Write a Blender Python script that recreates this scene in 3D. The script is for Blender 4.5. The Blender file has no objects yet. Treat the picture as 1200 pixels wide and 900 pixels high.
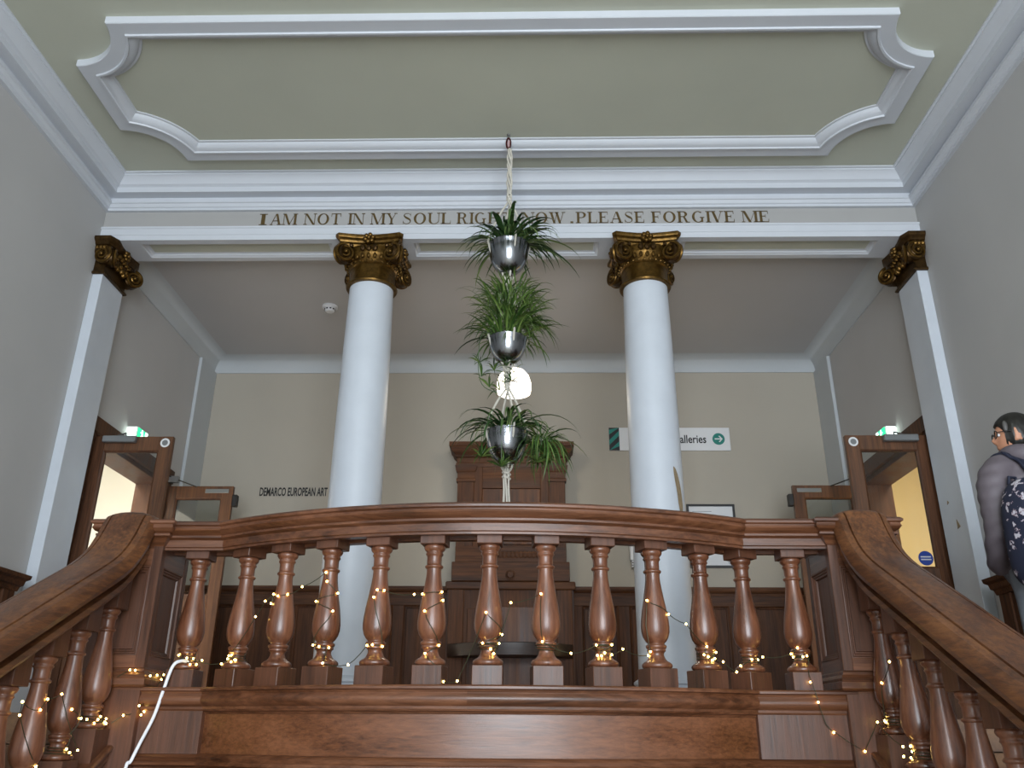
import bpy, bmesh, math, random
from mathutils import Vector, Matrix
random.seed(7)
S = bpy.context.scene
COL = S.collection
PI = math.pi

# ------------------------------------------------------------ camera, world, light, exposure
YAW, PIT, ROL, FPX = 0.02483701, 0.39067827, 0.00788238, 992.53
cy_, sy_, cp_, sp_ = math.cos(YAW), math.sin(YAW), math.cos(PIT), math.sin(PIT)
FW = Vector((-sy_*cp_, cy_*cp_, sp_)); RT = Vector((cy_, sy_, 0)); UP = RT.cross(FW)
RT, UP = RT*math.cos(ROL)+UP*math.sin(ROL), UP*math.cos(ROL)-RT*math.sin(ROL)
cam = bpy.data.objects.new('camera', bpy.data.cameras.new('camera'))
COL.objects.link(cam)
M = Matrix((RT, UP, -FW)).transposed().to_4x4(); M.translation = (.21, 0, 0)
cam.matrix_world = M
cam.data.sensor_width = 36; cam.data.lens = FPX/1200*36
cam.data.clip_start = .05
S.camera = cam
S.view_settings.view_transform = 'Standard'; S.view_settings.look = 'None'
S.view_settings.gamma = 1; S.view_settings.use_curve_mapping = False
S.view_settings.exposure = 0.0
W = bpy.data.worlds.new('sky'); S.world = W; W.use_nodes = True
W.node_tree.nodes['Background'].inputs[0].default_value = (.75, .87, 1, 1)
W.node_tree.nodes['Background'].inputs[1].default_value = 1.0

def light(name, kind, loc, power, color, size=None, rot=None, size_y=None, radius=None):
    d = bpy.data.lights.new(name, kind); o = bpy.data.objects.new(name, d); COL.objects.link(o)
    o.location = loc; d.energy = power; d.color = color
    if rot: o.rotation_euler = rot
    if size: d.shape = 'RECTANGLE'; d.size = size; d.size_y = size_y or size
    if radius: d.shadow_soft_size = radius
    return o
# daylight through the tall stair window behind the camera
light('window_daylight', 'AREA', (.75, -4.75, 1.3), 960, (.86, .93, 1), 4.7, (PI/2, 0, 0), 5.4)
light('left_room_light', 'AREA', (-4.7, 7.2, 3.6), 230, (1, .97, .92), 1.2, (0, 0, 0), 1.2)
light('right_room_light', 'AREA', (4.7, 7.2, 3.6), 150, (1, .95, .86), 1.2, (0, 0, 0), 1.2)

# ------------------------------------------------------------ materials
def lin(c):
    return c/12.92 if c <= .04045 else ((c+.055)/1.055)**2.4
def hexc(h):
    h = h.lstrip('#'); return tuple(lin(int(h[i:i+2], 16)/255) for i in (0, 2, 4))+(1,)
def mat(name, col, rough=.6, metal=0, bump=0, bscale=60, mottle=0, mscale=3, spec=.5, coat=0):
    m = bpy.data.materials.new(name); m.use_nodes = True
    nt = m.node_tree; b = nt.nodes['Principled BSDF']
    c = hexc(col)
    b.inputs['Base Color'].default_value = c; b.inputs['Roughness'].default_value = rough
    b.inputs['Metallic'].default_value = metal; b.inputs['Specular IOR Level'].default_value = spec
    b.inputs['Coat Weight'].default_value = coat
    tc = nt.nodes.new('ShaderNodeTexCoord')
    if mottle:
        n = nt.nodes.new('ShaderNodeTexNoise'); n.inputs['Scale'].default_value = mscale; n.inputs['Detail'].default_value = 6
        nt.links.new(tc.outputs['Object'], n.inputs['Vector'])
        r = nt.nodes.new('ShaderNodeValToRGB')
        r.color_ramp.elements[0].position = .3; r.color_ramp.elements[1].position = .7
        r.color_ramp.elements[0].color = tuple(x*(1-mottle) for x in c[:3])+(1,)
        r.color_ramp.elements[1].color = tuple(min(1, x*(1+mottle)) for x in c[:3])+(1,)
        nt.links.new(n.outputs[0], r.inputs[0]); nt.links.new(r.outputs[0], b.inputs['Base Color'])
    if bump:
        n = nt.nodes.new('ShaderNodeTexNoise'); n.inputs['Scale'].default_value = bscale; n.inputs['Detail'].default_value = 4
        nt.links.new(tc.outputs['Object'], n.inputs['Vector'])
        bp = nt.nodes.new('ShaderNodeBump'); bp.inputs['Strength'].default_value = bump; bp.inputs['Distance'].default_value = .01
        nt.links.new(n.outputs[0], bp.inputs['Height']); nt.links.new(bp.outputs[0], b.inputs['Normal'])
    return m
def wood(name, dark, midc, light_, axis='z', rough=.34, s=26, coat=.25):
    m = bpy.data.materials.new(name); m.use_nodes = True
    nt = m.node_tree; b = nt.nodes['Principled BSDF']; L = nt.links.new
    tc = nt.nodes.new('ShaderNodeTexCoord'); oi = nt.nodes.new('ShaderNodeObjectInfo')
    add = nt.nodes.new('ShaderNodeVectorMath'); add.operation = 'ADD'
    sc = nt.nodes.new('ShaderNodeVectorMath'); sc.operation = 'SCALE'; sc.inputs['Scale'].default_value = 7.3
    cmb = nt.nodes.new('ShaderNodeCombineXYZ')
    for i in range(3): L(oi.outputs['Random'], cmb.inputs[i])
    L(cmb.outputs[0], sc.inputs[0]); L(tc.outputs['Object'], add.inputs[0]); L(sc.outputs[0], add.inputs[1])
    mp = nt.nodes.new('ShaderNodeMapping')
    k = {'x': (.05, 1, 1), 'y': (1, .05, 1), 'z': (1, 1, .05)}[axis]
    mp.inputs['Scale'].default_value = tuple(s*1.7*a for a in k)
    L(add.outputs[0], mp.inputs['Vector'])
    n1 = nt.nodes.new('ShaderNodeTexNoise'); n1.inputs['Scale'].default_value = 1.0; n1.inputs['Detail'].default_value = 8; n1.inputs['Roughness'].default_value = .7
    n1.inputs['Distortion'].default_value = .3
    L(mp.outputs[0], n1.inputs['Vector'])
    n2 = nt.nodes.new('ShaderNodeTexNoise'); n2.inputs['Scale'].default_value = 2.2; n2.inputs['Detail'].default_value = 3
    mp2 = nt.nodes.new('ShaderNodeMapping'); mp2.inputs['Scale'].default_value = tuple(.35 if a < 1 else 3.2 for a in k)
    L(add.outputs[0], mp2.inputs['Vector']); L(mp2.outputs[0], n2.inputs['Vector'])
    mx = nt.nodes.new('ShaderNodeMath'); mx.operation = 'MULTIPLY_ADD'; mx.inputs[1].default_value = .42
    L(n2.outputs[0], mx.inputs[0]); 
    ms = nt.nodes.new('ShaderNodeMath'); ms.operation = 'MULTIPLY'; ms.inputs[1].default_value = .66
    L(n1.outputs[0], ms.inputs[0]); L(ms.outputs[0], mx.inputs[2])
    r = nt.nodes.new('ShaderNodeValToRGB')
    e = r.color_ramp.elements
    e[0].position = .36; e[0].color = hexc(dark); e[1].position = .66; e[1].color = hexc(light_)
    q = e.new(.50); q.color = hexc(midc)
    L(mx.outputs[0], r.inputs[0]); L(r.outputs[0], b.inputs['Base Color'])
    b.inputs['Roughness'].default_value = rough; b.inputs['Coat Weight'].default_value = coat; b.inputs['Coat Roughness'].default_value = .22
    rv = nt.nodes.new('ShaderNodeMapRange'); rv.inputs['From Min'].default_value = .3; rv.inputs['From Max'].default_value = .7; rv.inputs['To Min'].default_value = rough-.07; rv.inputs['To Max'].default_value = rough+.14
    L(n2.outputs[0], rv.inputs['Value']); L(rv.outputs[0], b.inputs['Roughness'])
    bp = nt.nodes.new('ShaderNodeBump'); bp.inputs['Strength'].default_value = .3; bp.inputs['Distance'].default_value = .004
    L(n1.outputs[0], bp.inputs['Height']); L(bp.outputs[0], b.inputs['Normal'])
    return m
def emis(name, col, strength):
    m = bpy.data.materials.new(name); m.use_nodes = True
    nt = m.node_tree; nt.nodes.remove(nt.nodes['Principled BSDF'])
    e = nt.nodes.new('ShaderNodeEmission'); e.inputs[0].default_value = hexc(col); e.inputs[1].default_value = strength
    nt.links.new(e.outputs[0], nt.nodes['Material Output'].inputs[0]); return m
def glass(name):
    m = bpy.data.materials.new(name); m.use_nodes = True
    nt = m.node_tree; nt.nodes.remove(nt.nodes['Principled BSDF'])
    t = nt.nodes.new('ShaderNodeBsdfTransparent'); t.inputs[0].default_value = (.93, .95, .94, 1)
    g = nt.nodes.new('ShaderNodeBsdfGlossy'); g.inputs['Roughness'].default_value = .02
    fr = nt.nodes.new('ShaderNodeFresnel'); fr.inputs[0].default_value = 1.5
    x = nt.nodes.new('ShaderNodeMixShader')
    nt.links.new(fr.outputs[0], x.inputs[0]); nt.links.new(t.outputs[0], x.inputs[1]); nt.links.new(g.outputs[0], x.inputs[2])
    nt.links.new(x.outputs[0], nt.nodes['Material Output'].inputs[0]); return m

MW = mat('grey_wall_paint', '#b2b1b0', .75, mottle=.03, mscale=1.5, bump=.06, bscale=40)
MFAR = mat('stone_wall_paint', '#a9a295', .75, mottle=.03, mscale=1.2, bump=.05, bscale=40)
MGREEN = mat('sage_ceiling_paint', '#b6b8a9', .8, mottle=.035, mscale=1.4)
MINC = mat('inner_ceiling_paint', '#b3b3b4', .8, mottle=.02, mscale=1.5)
MWHITE = mat('white_trim_paint', '#c3c7cd', .5, mottle=.015, mscale=4)
MCOVE = mat('pale_cove_paint', '#b4b9bc', .6, mottle=.02, mscale=3)
MFRIEZE = mat('frieze_paint', '#a09f9d', .7, mottle=.02, mscale=3)
MSHAFT = mat('white_column_paint', '#c1c7cf', .45, mottle=.03, mscale=5, bump=.08, bscale=9)
MCHIP = mat('chipped_plaster', '#85745a', .8, mottle=.2, mscale=40)
MBRONZE = mat('bronzed_gilding', '#63491f', .34, metal=.8, bump=.18, bscale=60, mottle=.4, mscale=30)
MBRONZED = mat('dark_bronzed_gilding', '#453116', .36, metal=.75, bump=.18, bscale=60, mottle=.4, mscale=35)
MGILT = mat('gilt_lettering', '#5c4a28', .45, metal=.3, mottle=.2, mscale=30)
OKZ = wood('oak_upright_grain', '#321c11', '#50301e', '#613b28', 'z', .46, 26, .08)
OKX = wood('oak_cross_grain', '#2e190f', '#56331f', '#764b32', 'x', .36, 26, .15)
OKY = wood('oak_depth_grain', '#2e1a11', '#50311f', '#6a4430', 'y')
BALM = wood('oak_turned', '#351c11', '#5e3724', '#80523a', 'z', .31, 22, .45)
RAILM = wood('worn_oak_handrail', '#321c0e', '#53321e', '#774c2b', 'y', .38, 30, .2)
DARKZ = wood('dark_oak_upright', '#25140a', '#442816', '#5e3b24', 'z', .55, 30, 0)
DARKX = wood('dark_oak_cross', '#25140a', '#442816', '#603d25', 'x', .55, 30, 0)
FIGZ = wood('figured_oak', '#2a170d', '#4e2d18', '#6d4426', 'z', .45, 14, .05)
for m_ in (DARKZ, DARKX, FIGZ): m_.node_tree.nodes['Principled BSDF'].inputs['Specular IOR Level'].default_value = .28
DOORM = wood('door_oak', '#2f1a0d', '#503018', '#6a4324', 'z', .4, 26, .1)
MGLASS = glass('window_glass')
MSTEEL = mat('polished_steel', '#8d9094', .2, metal=1)
MROPE = mat('cotton_cord', '#c9c4b8', .85, bump=.6, bscale=220)
MCABLE = mat('white_cable_sheath', '#e6e8ee', .4)
MWIRE = mat('dark_copper_wire', '#3f3f2c', .5, metal=.4)
MLED = emis('warm_bulb_glow', '#ffcf70', 24)
MBLACK = mat('black_plastic', '#121213', .45)
MTEXT = mat('black_vinyl', '#161616', .5)
MSIGN = mat('white_sign_board', '#d6d7d8', .45)
MTEAL = mat('teal_vinyl', '#12786c', .5)
MALU = mat('brushed_aluminium', '#8b8d8e', .35, metal=.7)
MWPL = mat('white_plastic', '#d5d6d8', .4)
MPAPER = mat('printed_paper', '#d4d6d8', .6)
MBLUE = mat('blue_sticker', '#1f3f96', .4)
MCREAM = mat('cream_room_paint', '#efe9de', .8)
MTAN = mat('tan_room_paint', '#e3d0a4', .8)
MFLOOR = wood('floor_boards', '#4b301d', '#6d4a2d', '#84603d', 'y', .5, 9, .1)
MSTONE = mat('stone_floor', '#b9b2a6', .7, mottle=.15, mscale=6)
MSOIL = mat('potting_soil', '#1d150f', .95)
def leafmat(name, c1, c2, c3):
    m = bpy.data.materials.new(name); m.use_nodes = True
    nt = m.node_tree; b = nt.nodes['Principled BSDF']
    oi = nt.nodes.new('ShaderNodeObjectInfo'); r = nt.nodes.new('ShaderNodeValToRGB')
    e = r.color_ramp.elements; e[0].color = hexc(c1); e[1].color = hexc(c3); q = e.new(.5); q.color = hexc(c2)
    nt.links.new(oi.outputs['Random'], r.inputs[0]); nt.links.new(r.outputs[0], b.inputs['Base Color'])
    b.inputs['Roughness'].default_value = .42
    return m
MLEAF = leafmat('spider_plant_leaf', '#1c3318', '#345427', '#6d8048')
MLEAF2 = leafmat('fine_bright_leaf', '#263f18', '#3f6026', '#6d8240')

# ------------------------------------------------------------ helpers
class MB:
    def __init__(s): s.v = []; s.f = []
    def add(s, vs, fs):
        n = len(s.v); s.v += [tuple(p) for p in vs]; s.f += [tuple(i+n for i in f) for f in fs]; return s
    def box(s, x0, x1, y0, y1, z0, z1):
        return s.add([(x0,y0,z0),(x1,y0,z0),(x1,y1,z0),(x0,y1,z0),(x0,y0,z1),(x1,y0,z1),(x1,y1,z1),(x0,y1,z1)],
                     [(0,3,2,1),(4,5,6,7),(0,1,5,4),(1,2,6,5),(2,3,7,6),(3,0,4,7)])
    def cbox(s, c, h, rz=0):
        a, b = math.cos(rz), math.sin(rz); vs = []
        for dz in (-1, 1):
            for dx, dy in ((-1,-1),(1,-1),(1,1),(-1,1)):
                X, Y = dx*h[0], dy*h[1]
                vs.append((c[0]+X*a-Y*b, c[1]+X*b+Y*a, c[2]+dz*h[2]))
        return s.add(vs, [(0,3,2,1),(4,5,6,7),(0,1,5,4),(1,2,6,5),(2,3,7,6),(3,0,4,7)])
    def lathe(s, prof, c=(0,0,0), n=28):
        vs = []; fs = []
        for r, z in prof:
            for i in range(n):
                a = 2*PI*i/n; vs.append((c[0]+r*math.cos(a), c[1]+r*math.sin(a), c[2]+z))
        for j in range(len(prof)-1):
            for i in range(n):
                k = (i+1) % n; fs.append((j*n+i, j*n+k, (j+1)*n+k, (j+1)*n+i))
        fs.append(tuple(range(n))); fs.append(tuple((len(prof)-1)*n+i for i in range(n)))
        return s.add(vs, fs)
    def sweep(s, frames, prof, cprof=True, cpath=False, cap=True):
        m = len(prof); vs = []; fs = []
        for o, u, w in frames:
            for a, b in prof: vs.append(Vector(o)+Vector(u)*a+Vector(w)*b)
        n = len(frames)
        for i in range(n if cpath else n-1):
            j = (i+1) % n
            for k in range(m if cprof else m-1):
                l = (k+1) % m; fs.append((i*m+k, i*m+l, j*m+l, j*m+k))
        if cap and not cpath and cprof:
            fs.append(tuple(range(m))); fs.append(tuple((n-1)*m+i for i in range(m)))
        return s.add(vs, fs)
    def tube(s, pts, r, n=8, cap=True):
        pts = [Vector(p) for p in pts]; fr = []
        u = None
        for i, p in enumerate(pts):
            t = (pts[min(i+1, len(pts)-1)]-pts[max(i-1, 0)])
            if t.length < 1e-9: t = Vector((0,0,1))
            t.normalize()
            if u is None:
                u = t.orthogonal().normalized()
            else:
                u = (u-t*u.dot(t))
                u = u.normalized() if u.length > 1e-6 else t.orthogonal().normalized()
            w = t.cross(u); rr = r[i] if isinstance(r, (list, tuple)) else r
            fr.append((p, u*rr, w*rr))
        prof = [(math.cos(2*PI*k/n), math.sin(2*PI*k/n)) for k in range(n)]
        return s.sweep(fr, prof, True, False, cap)
    def ball(s, c, r, nu=12, nv=8, sc=(1,1,1)):
        vs = [(c[0], c[1], c[2]-r*sc[2])]; fs = []
        for j in range(1, nv):
            t = -PI/2+PI*j/nv
            for i in range(nu):
                a = 2*PI*i/nu; vs.append((c[0]+r*sc[0]*math.cos(t)*math.cos(a), c[1]+r*sc[1]*math.cos(t)*math.sin(a), c[2]+r*sc[2]*math.sin(t)))
        vs.append((c[0], c[1], c[2]+r*sc[2])); last = len(vs)-1
        for i in range(nu):
            k = (i+1) % nu; fs.append((0, 1+k, 1+i)); b = 1+(nv-2)*nu; fs.append((last, b+i, b+k))
            for j in range(nv-2): fs.append((1+j*nu+i, 1+j*nu+k, 1+(j+1)*nu+k, 1+(j+1)*nu+i))
        return s.add(vs, fs)
    def mirror(s, sx=-1):
        s.v = [(sx*a, b, c) for a, b, c in s.v]; return s
    def mesh(s, name, m, bevel=0, smooth=35, seg=1):
        bm = bmesh.new(); vv = [bm.verts.new(p) for p in s.v]
        for f in s.f:
            try: bm.faces.new([vv[i] for i in f])
            except ValueError: pass
        bmesh.ops.recalc_face_normals(bm, faces=bm.faces)
        if bevel:
            ed = [e for e in bm.edges if len(e.link_faces) == 2 and e.calc_face_angle(0) > .6]
            bmesh.ops.bevel(bm, geom=ed, offset=bevel, segments=seg, affect='EDGES', profile=.7)
        me = bpy.data.meshes.new(name); bm.to_mesh(me); bm.free()
        me.materials.append(m)
        if smooth:
            me.shade_smooth(); me.set_sharp_from_angle(angle=math.radians(smooth))
        return me
    def obj(s, name, m, parent=None, bevel=0, smooth=35, loc=None, seg=1):
        return link(name, s.mesh(name, m, bevel, smooth, seg), parent, loc)
def link(name, me, parent=None, loc=None, rot=None, scale=None):
    o = bpy.data.objects.new(name, me); COL.objects.link(o); o.parent = parent
    if loc is not None: o.location = loc
    if rot is not None: o.rotation_euler = rot
    if scale is not None: o.scale = (scale,)*3 if not isinstance(scale, tuple) else scale
    return o
def tag(o, label=None, cat=None, group=None, kind=None):
    if label: o['label'] = label
    if cat: o['category'] = cat
    if group: o['group'] = group
    if kind: o['kind'] = kind
    return o
def thing(name, label, cat, loc=(0,0,0), group=None, kind=None):
    o = bpy.data.objects.new(name, None); COL.objects.link(o); o.location = loc; o.empty_display_size = .1
    return tag(o, label, cat, group, kind)
def struct(o, label=None): return tag(o, label, None, None, 'structure')
def plan_frames(pts, z, closed=False):
    """frames along a plan path; u = outward to the right of travel, mitred; v = up"""
    P = [Vector((p[0], p[1])) for p in pts]; n = len(P); out = []
    def nrm(a, b): d = (b-a).normalized(); return Vector((d.y, -d.x))
    for i in range(n):
        if closed: n1 = nrm(P[i-1], P[i]); n2 = nrm(P[i], P[(i+1) % n])
        else:
            n1 = nrm(P[i-1], P[i]) if i else nrm(P[0], P[1]); n2 = nrm(P[i], P[i+1]) if i < n-1 else n1
        m = (n1+n2).normalized(); k = 1/max(.2, m.dot(n1))
        out.append((Vector((P[i].x, P[i].y, z)), Vector((m.x*k, m.y*k, 0)), Vector((0, 0, 1))))
    return out
def spline(P, n=8):
    P = [Vector(p) for p in P]; out = []
    for i in range(len(P)-1):
        a = P[max(i-1, 0)]; b = P[i]; c = P[i+1]; d = P[min(i+2, len(P)-1)]
        for k in range(n):
            t = k/n; out.append(.5*((2*b)+(c-a)*t+(2*a-5*b+4*c-d)*t*t+(3*b-a-3*c+d)*t**3))
    out.append(P[-1]); return out
def bake(o):
    """evaluated mesh of an object with modifiers; removes the object"""
    dg = bpy.context.evaluated_depsgraph_get(); dg.update()
    me = bpy.data.meshes.new_from_object(o.evaluated_get(dg)); bpy.data.objects.remove(o); return me

HW = 3.385        # half width of hall
YB = 6.0          # front of beam
YE = 8.75         # far wall
ZC = 4.31         # hall ceiling
ZI = 3.90         # inner ceiling
ZS = 3.766        # beam soffit
ZF = .08          # gallery floor
ZL = -1.6         # lower floor
SL = .53          # stair slope
YN = 4.76; XN = 1.99; HN = .19      # newels
AC = 6.895; AR = 2.64               # arc centre y and radius
AE = math.acos((AC-4.736)/AR)       # arc end angle
# ------------------------------------------------------------ structure
def wall_side(s, name, lab):
    b = MB(); x0, x1 = HW, HW+.22
    b.box(x0, x1, -5, 6.47, ZL, ZC); b.box(x0, x1, 6.47, 7.93, 2.26, ZC); b.box(x0, x1, 7.93, YE+.2, ZL, ZC)
    b.box(x0, x1, 6.47, 7.93, ZL, ZF)
    if s < 0: b.mirror()
    return struct(b.obj(name, MW, smooth=0), lab)
wl = wall_side(-1, 'wall_left', 'tall warm grey side wall on the left'); wr = wall_side(1, 'wall_right', 'tall warm grey side wall on the right')
struct(MB().box(-HW, HW, YE, YE+.2, ZL, ZI+.1).obj('wall_back', MFAR, smooth=0), 'stone coloured far wall of the landing')
b = MB().box(-HW, HW, -4.7, -4.5, ZL, -1.4).box(-HW, HW, -4.7, -4.5, 4.0, ZC).box(-HW, -1.6, -4.7, -4.5, -1.4, 4.0).box(3.1, HW, -4.7, -4.5, -1.4, 4.0)
struct(b.obj('wall_front', MW, smooth=0), 'wall behind the viewer around the tall stair window')
b = MB()
for x in (-1.6, -.03, 1.54, 3.04): b.box(x, x+.06, -4.62, -4.56, -1.4, 4.0)
for z in (-1.4, .4, 2.2, 3.94): b.box(-1.6, 3.1, -4.62, -4.56, z, z+.06)
struct(b.obj('window_1', MWHITE), 'tall stair window behind the viewer')
struct(MB().box(-HW, HW, -5, YB+.05, ZC, ZC+.15).obj('ceiling', MGREEN, smooth=0), 'sage green plaster ceiling of the stair hall')
struct(MB().box(-HW, HW, YB+.3, YE+.2, ZI, ZI+.1).obj('ceiling_inner', MINC, smooth=0), 'lower grey ceiling behind the columns')
# gallery floor with the curved front edge
pl = [(-HW, 4.59), (-1.6, 4.82)]
AN = [(-AE+2*AE*i/48) for i in range(49)]
pl += [(AR*math.sin(a), AC-(AR)*math.cos(a)) for a in AN] + [(1.6, 4.82), (HW, 4.59), (HW, YE), (-HW, YE)]
n = len(pl)
b = MB().add([(x, y, ZF) for x, y in pl]+[(x, y, ZF-.15) for x, y in pl], [tuple(range(n)), tuple(range(2*n-1, n-1, -1))]+[(i, (i+1) % n, n+(i+1) % n, n+i) for i in range(n)])
struct(b.obj('floor', MFLOOR, smooth=0), 'gallery landing floor behind the balustrade')
struct(MB().box(-HW, HW, -5, YE, ZL-.15, ZL).obj('floor_lower', MSTONE, smooth=0), 'lower hall floor under the gallery')
# side rooms seen through the doorways
for s, nm, m, lab in ((-1, 'left', MCREAM, 'bright cream room behind the left doorway'), (1, 'right', MTAN, 'tan painted room behind the right doorway')):
    b = MB(); X0, X1 = HW+.22, HW+2.4
    b.box(X1, X1+.1, 5, 11, ZF, 3.8).box(X0, X1, 5, 5.1, ZF, 3.8).box(X0, X1, 10.9, 11, ZF, 3.8).box(X0, X1, 5, 11, 3.8, 3.9).box(X0, X1, 5, 11, ZF-.1, ZF)
    if s < 0: b.mirror()
    struct(b.obj('wall_room_'+nm, m, smooth=0), lab)

# upper wall over the columns: frieze, fascia, soffit
struct(MB().box(-HW, HW, YB, YB+.33, 3.80, ZC).obj('wall_upper', MFRIEZE, smooth=0), 'grey frieze wall above the columns')
fas = [(0, 0), (.010, 0), (.010, .045), (.016, .05), (.016, .104), (.026, .112), (.026, .124), (0, .124)]
struct(MB().sweep(plan_frames([(-HW, YB), (HW, YB)], ZS), fas).obj('trim_1', MWHITE), 'white fascia band under the painted lettering')
b = MB(); PX = 3.12
y0, y1 = YB, YB+.33
for (xa, xb) in ((-HW, -PX), (-1.40, -.83), (.83, 1.40), (PX, HW)): b.box(xa, xb, y0, y1, ZS, 3.802)
pr = [(0, 0), (.058, 0), (.062, .006), (.076, .012), (.082, .022), (.098, .028), (.098, .036), (0, .036)]
for (xa, xb) in ((-PX, -1.40), (-.83, .83), (1.40, PX)):
    b.sweep(plan_frames([(xa, y0), (xa, y1), (xb, y1), (xb, y0)], ZS, True), pr, cpath=True)
struct(b.obj('trim_2', MWHITE), 'white moulded frames under the beam soffit')
b = MB().box(-PX, PX, y0+.09, y1-.09, 3.795, 3.802)
struct(b.obj('trim_3', MGREEN, smooth=0), 'sage green sunk panels of the beam soffit')
# main cornice
cor = [(0, 0), (.03, 0), (.03, .022), (.042, .028), (.055, .05), (.066, .055), (.066, .074), (.04, .078), (.04, .116), (.125, .118), (.125, .165), (.135, .172), (.15, .178), (.165, .2), (.195, .23), (.205, .235), (.205, .248), (.22, .252), (.22, .268), (0, .268)]
cz = ZC-.268+.003
struct(MB().sweep(plan_frames([(-HW, -4.5), (-HW, YB), (HW, YB), (HW, -4.5)], cz), cor).obj('trim_4', MWHITE, smooth=25), 'deep white moulded cornice round the stair hall ceiling')
# ceiling panel frame with concave corners
xa, xb, ya, yb = -2.945, 2.945, 4.145, 5.585; rx, ry = .37, .385
PR_ = .378
def panel_loop(d):
    """closed outline of the scooped panel, offset inward by d"""
    P = []
    def arc(cx, cyy, sx, sy, flip):
        r = PR_+d; a0 = math.asin(d/r); a1 = PI/2-a0; A = [a0+(a1-a0)*i/14 for i in range(15)]
        if flip: A = A[::-1]
        for a in A: P.append((cx+sx*r*math.cos(a), cyy+sy*r*math.sin(a)))
    arc(xa, ya, 1, 1, True); arc(xb, ya, -1, 1, False); arc(xb, yb, -1, -1, True); arc(xa, yb, 1, -1, False)
    return P
pf = [(0, .01), (0, -.05), (.006, -.055), (.098, -.055), (.102, -.066), (.116, -.066), (.12, -.055), (.135, -.05), (.155, -.038), (.17, -.02), (.174, -.012), (.19, -.01), (.19, .01)]
b = MB(); loops = [[(x, y, ZC+v) for x, y in panel_loop(u)] for u, v in pf]; n = len(loops[0])
fs = [(i*n+j, i*n+(j+1) % n, (i+1)*n+(j+1) % n, (i+1)*n+j) for i in range(len(loops)-1) for j in range(n)]
b.add([p for l in loops for p in l], fs)
struct(b.obj('trim_5', MWHITE, smooth=28), 'white ceiling panel moulding with scooped corners')
# coves and strips of the inner hall
cv = [(0, 0)]+[(.16-.16*math.cos(t*PI/16), .16*math.sin(t*PI/16)) for t in range(0, 9)]+[(.16, .165), (0, .165)]
cv = [(0, 0)]+[(.012, 0)]+[(.175-.163*math.cos(t*PI/16), .163*math.sin(t*PI/16)) for t in range(0, 9)]+[(0, .163)]
struct(MB().sweep(plan_frames([(-HW, YB+.33), (-HW, YE), (HW, YE), (HW, YB+.33)], ZI-.163), cv).obj('trim_6', MCOVE, smooth=40), 'pale coved cornice of the landing ceiling')
for s, nm in ((-1, 'left'), (1, 'right')):
    b = MB().box(HW-.035, HW, 8.3, YE, ZF, ZI-.16)
    if s < 0: b.mirror()
    struct(b.obj('trim_7' if s < 0 else 'trim_8', MCOVE, bevel=.004), 'pale flat corner strip beside the far wall on the '+nm)

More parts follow.
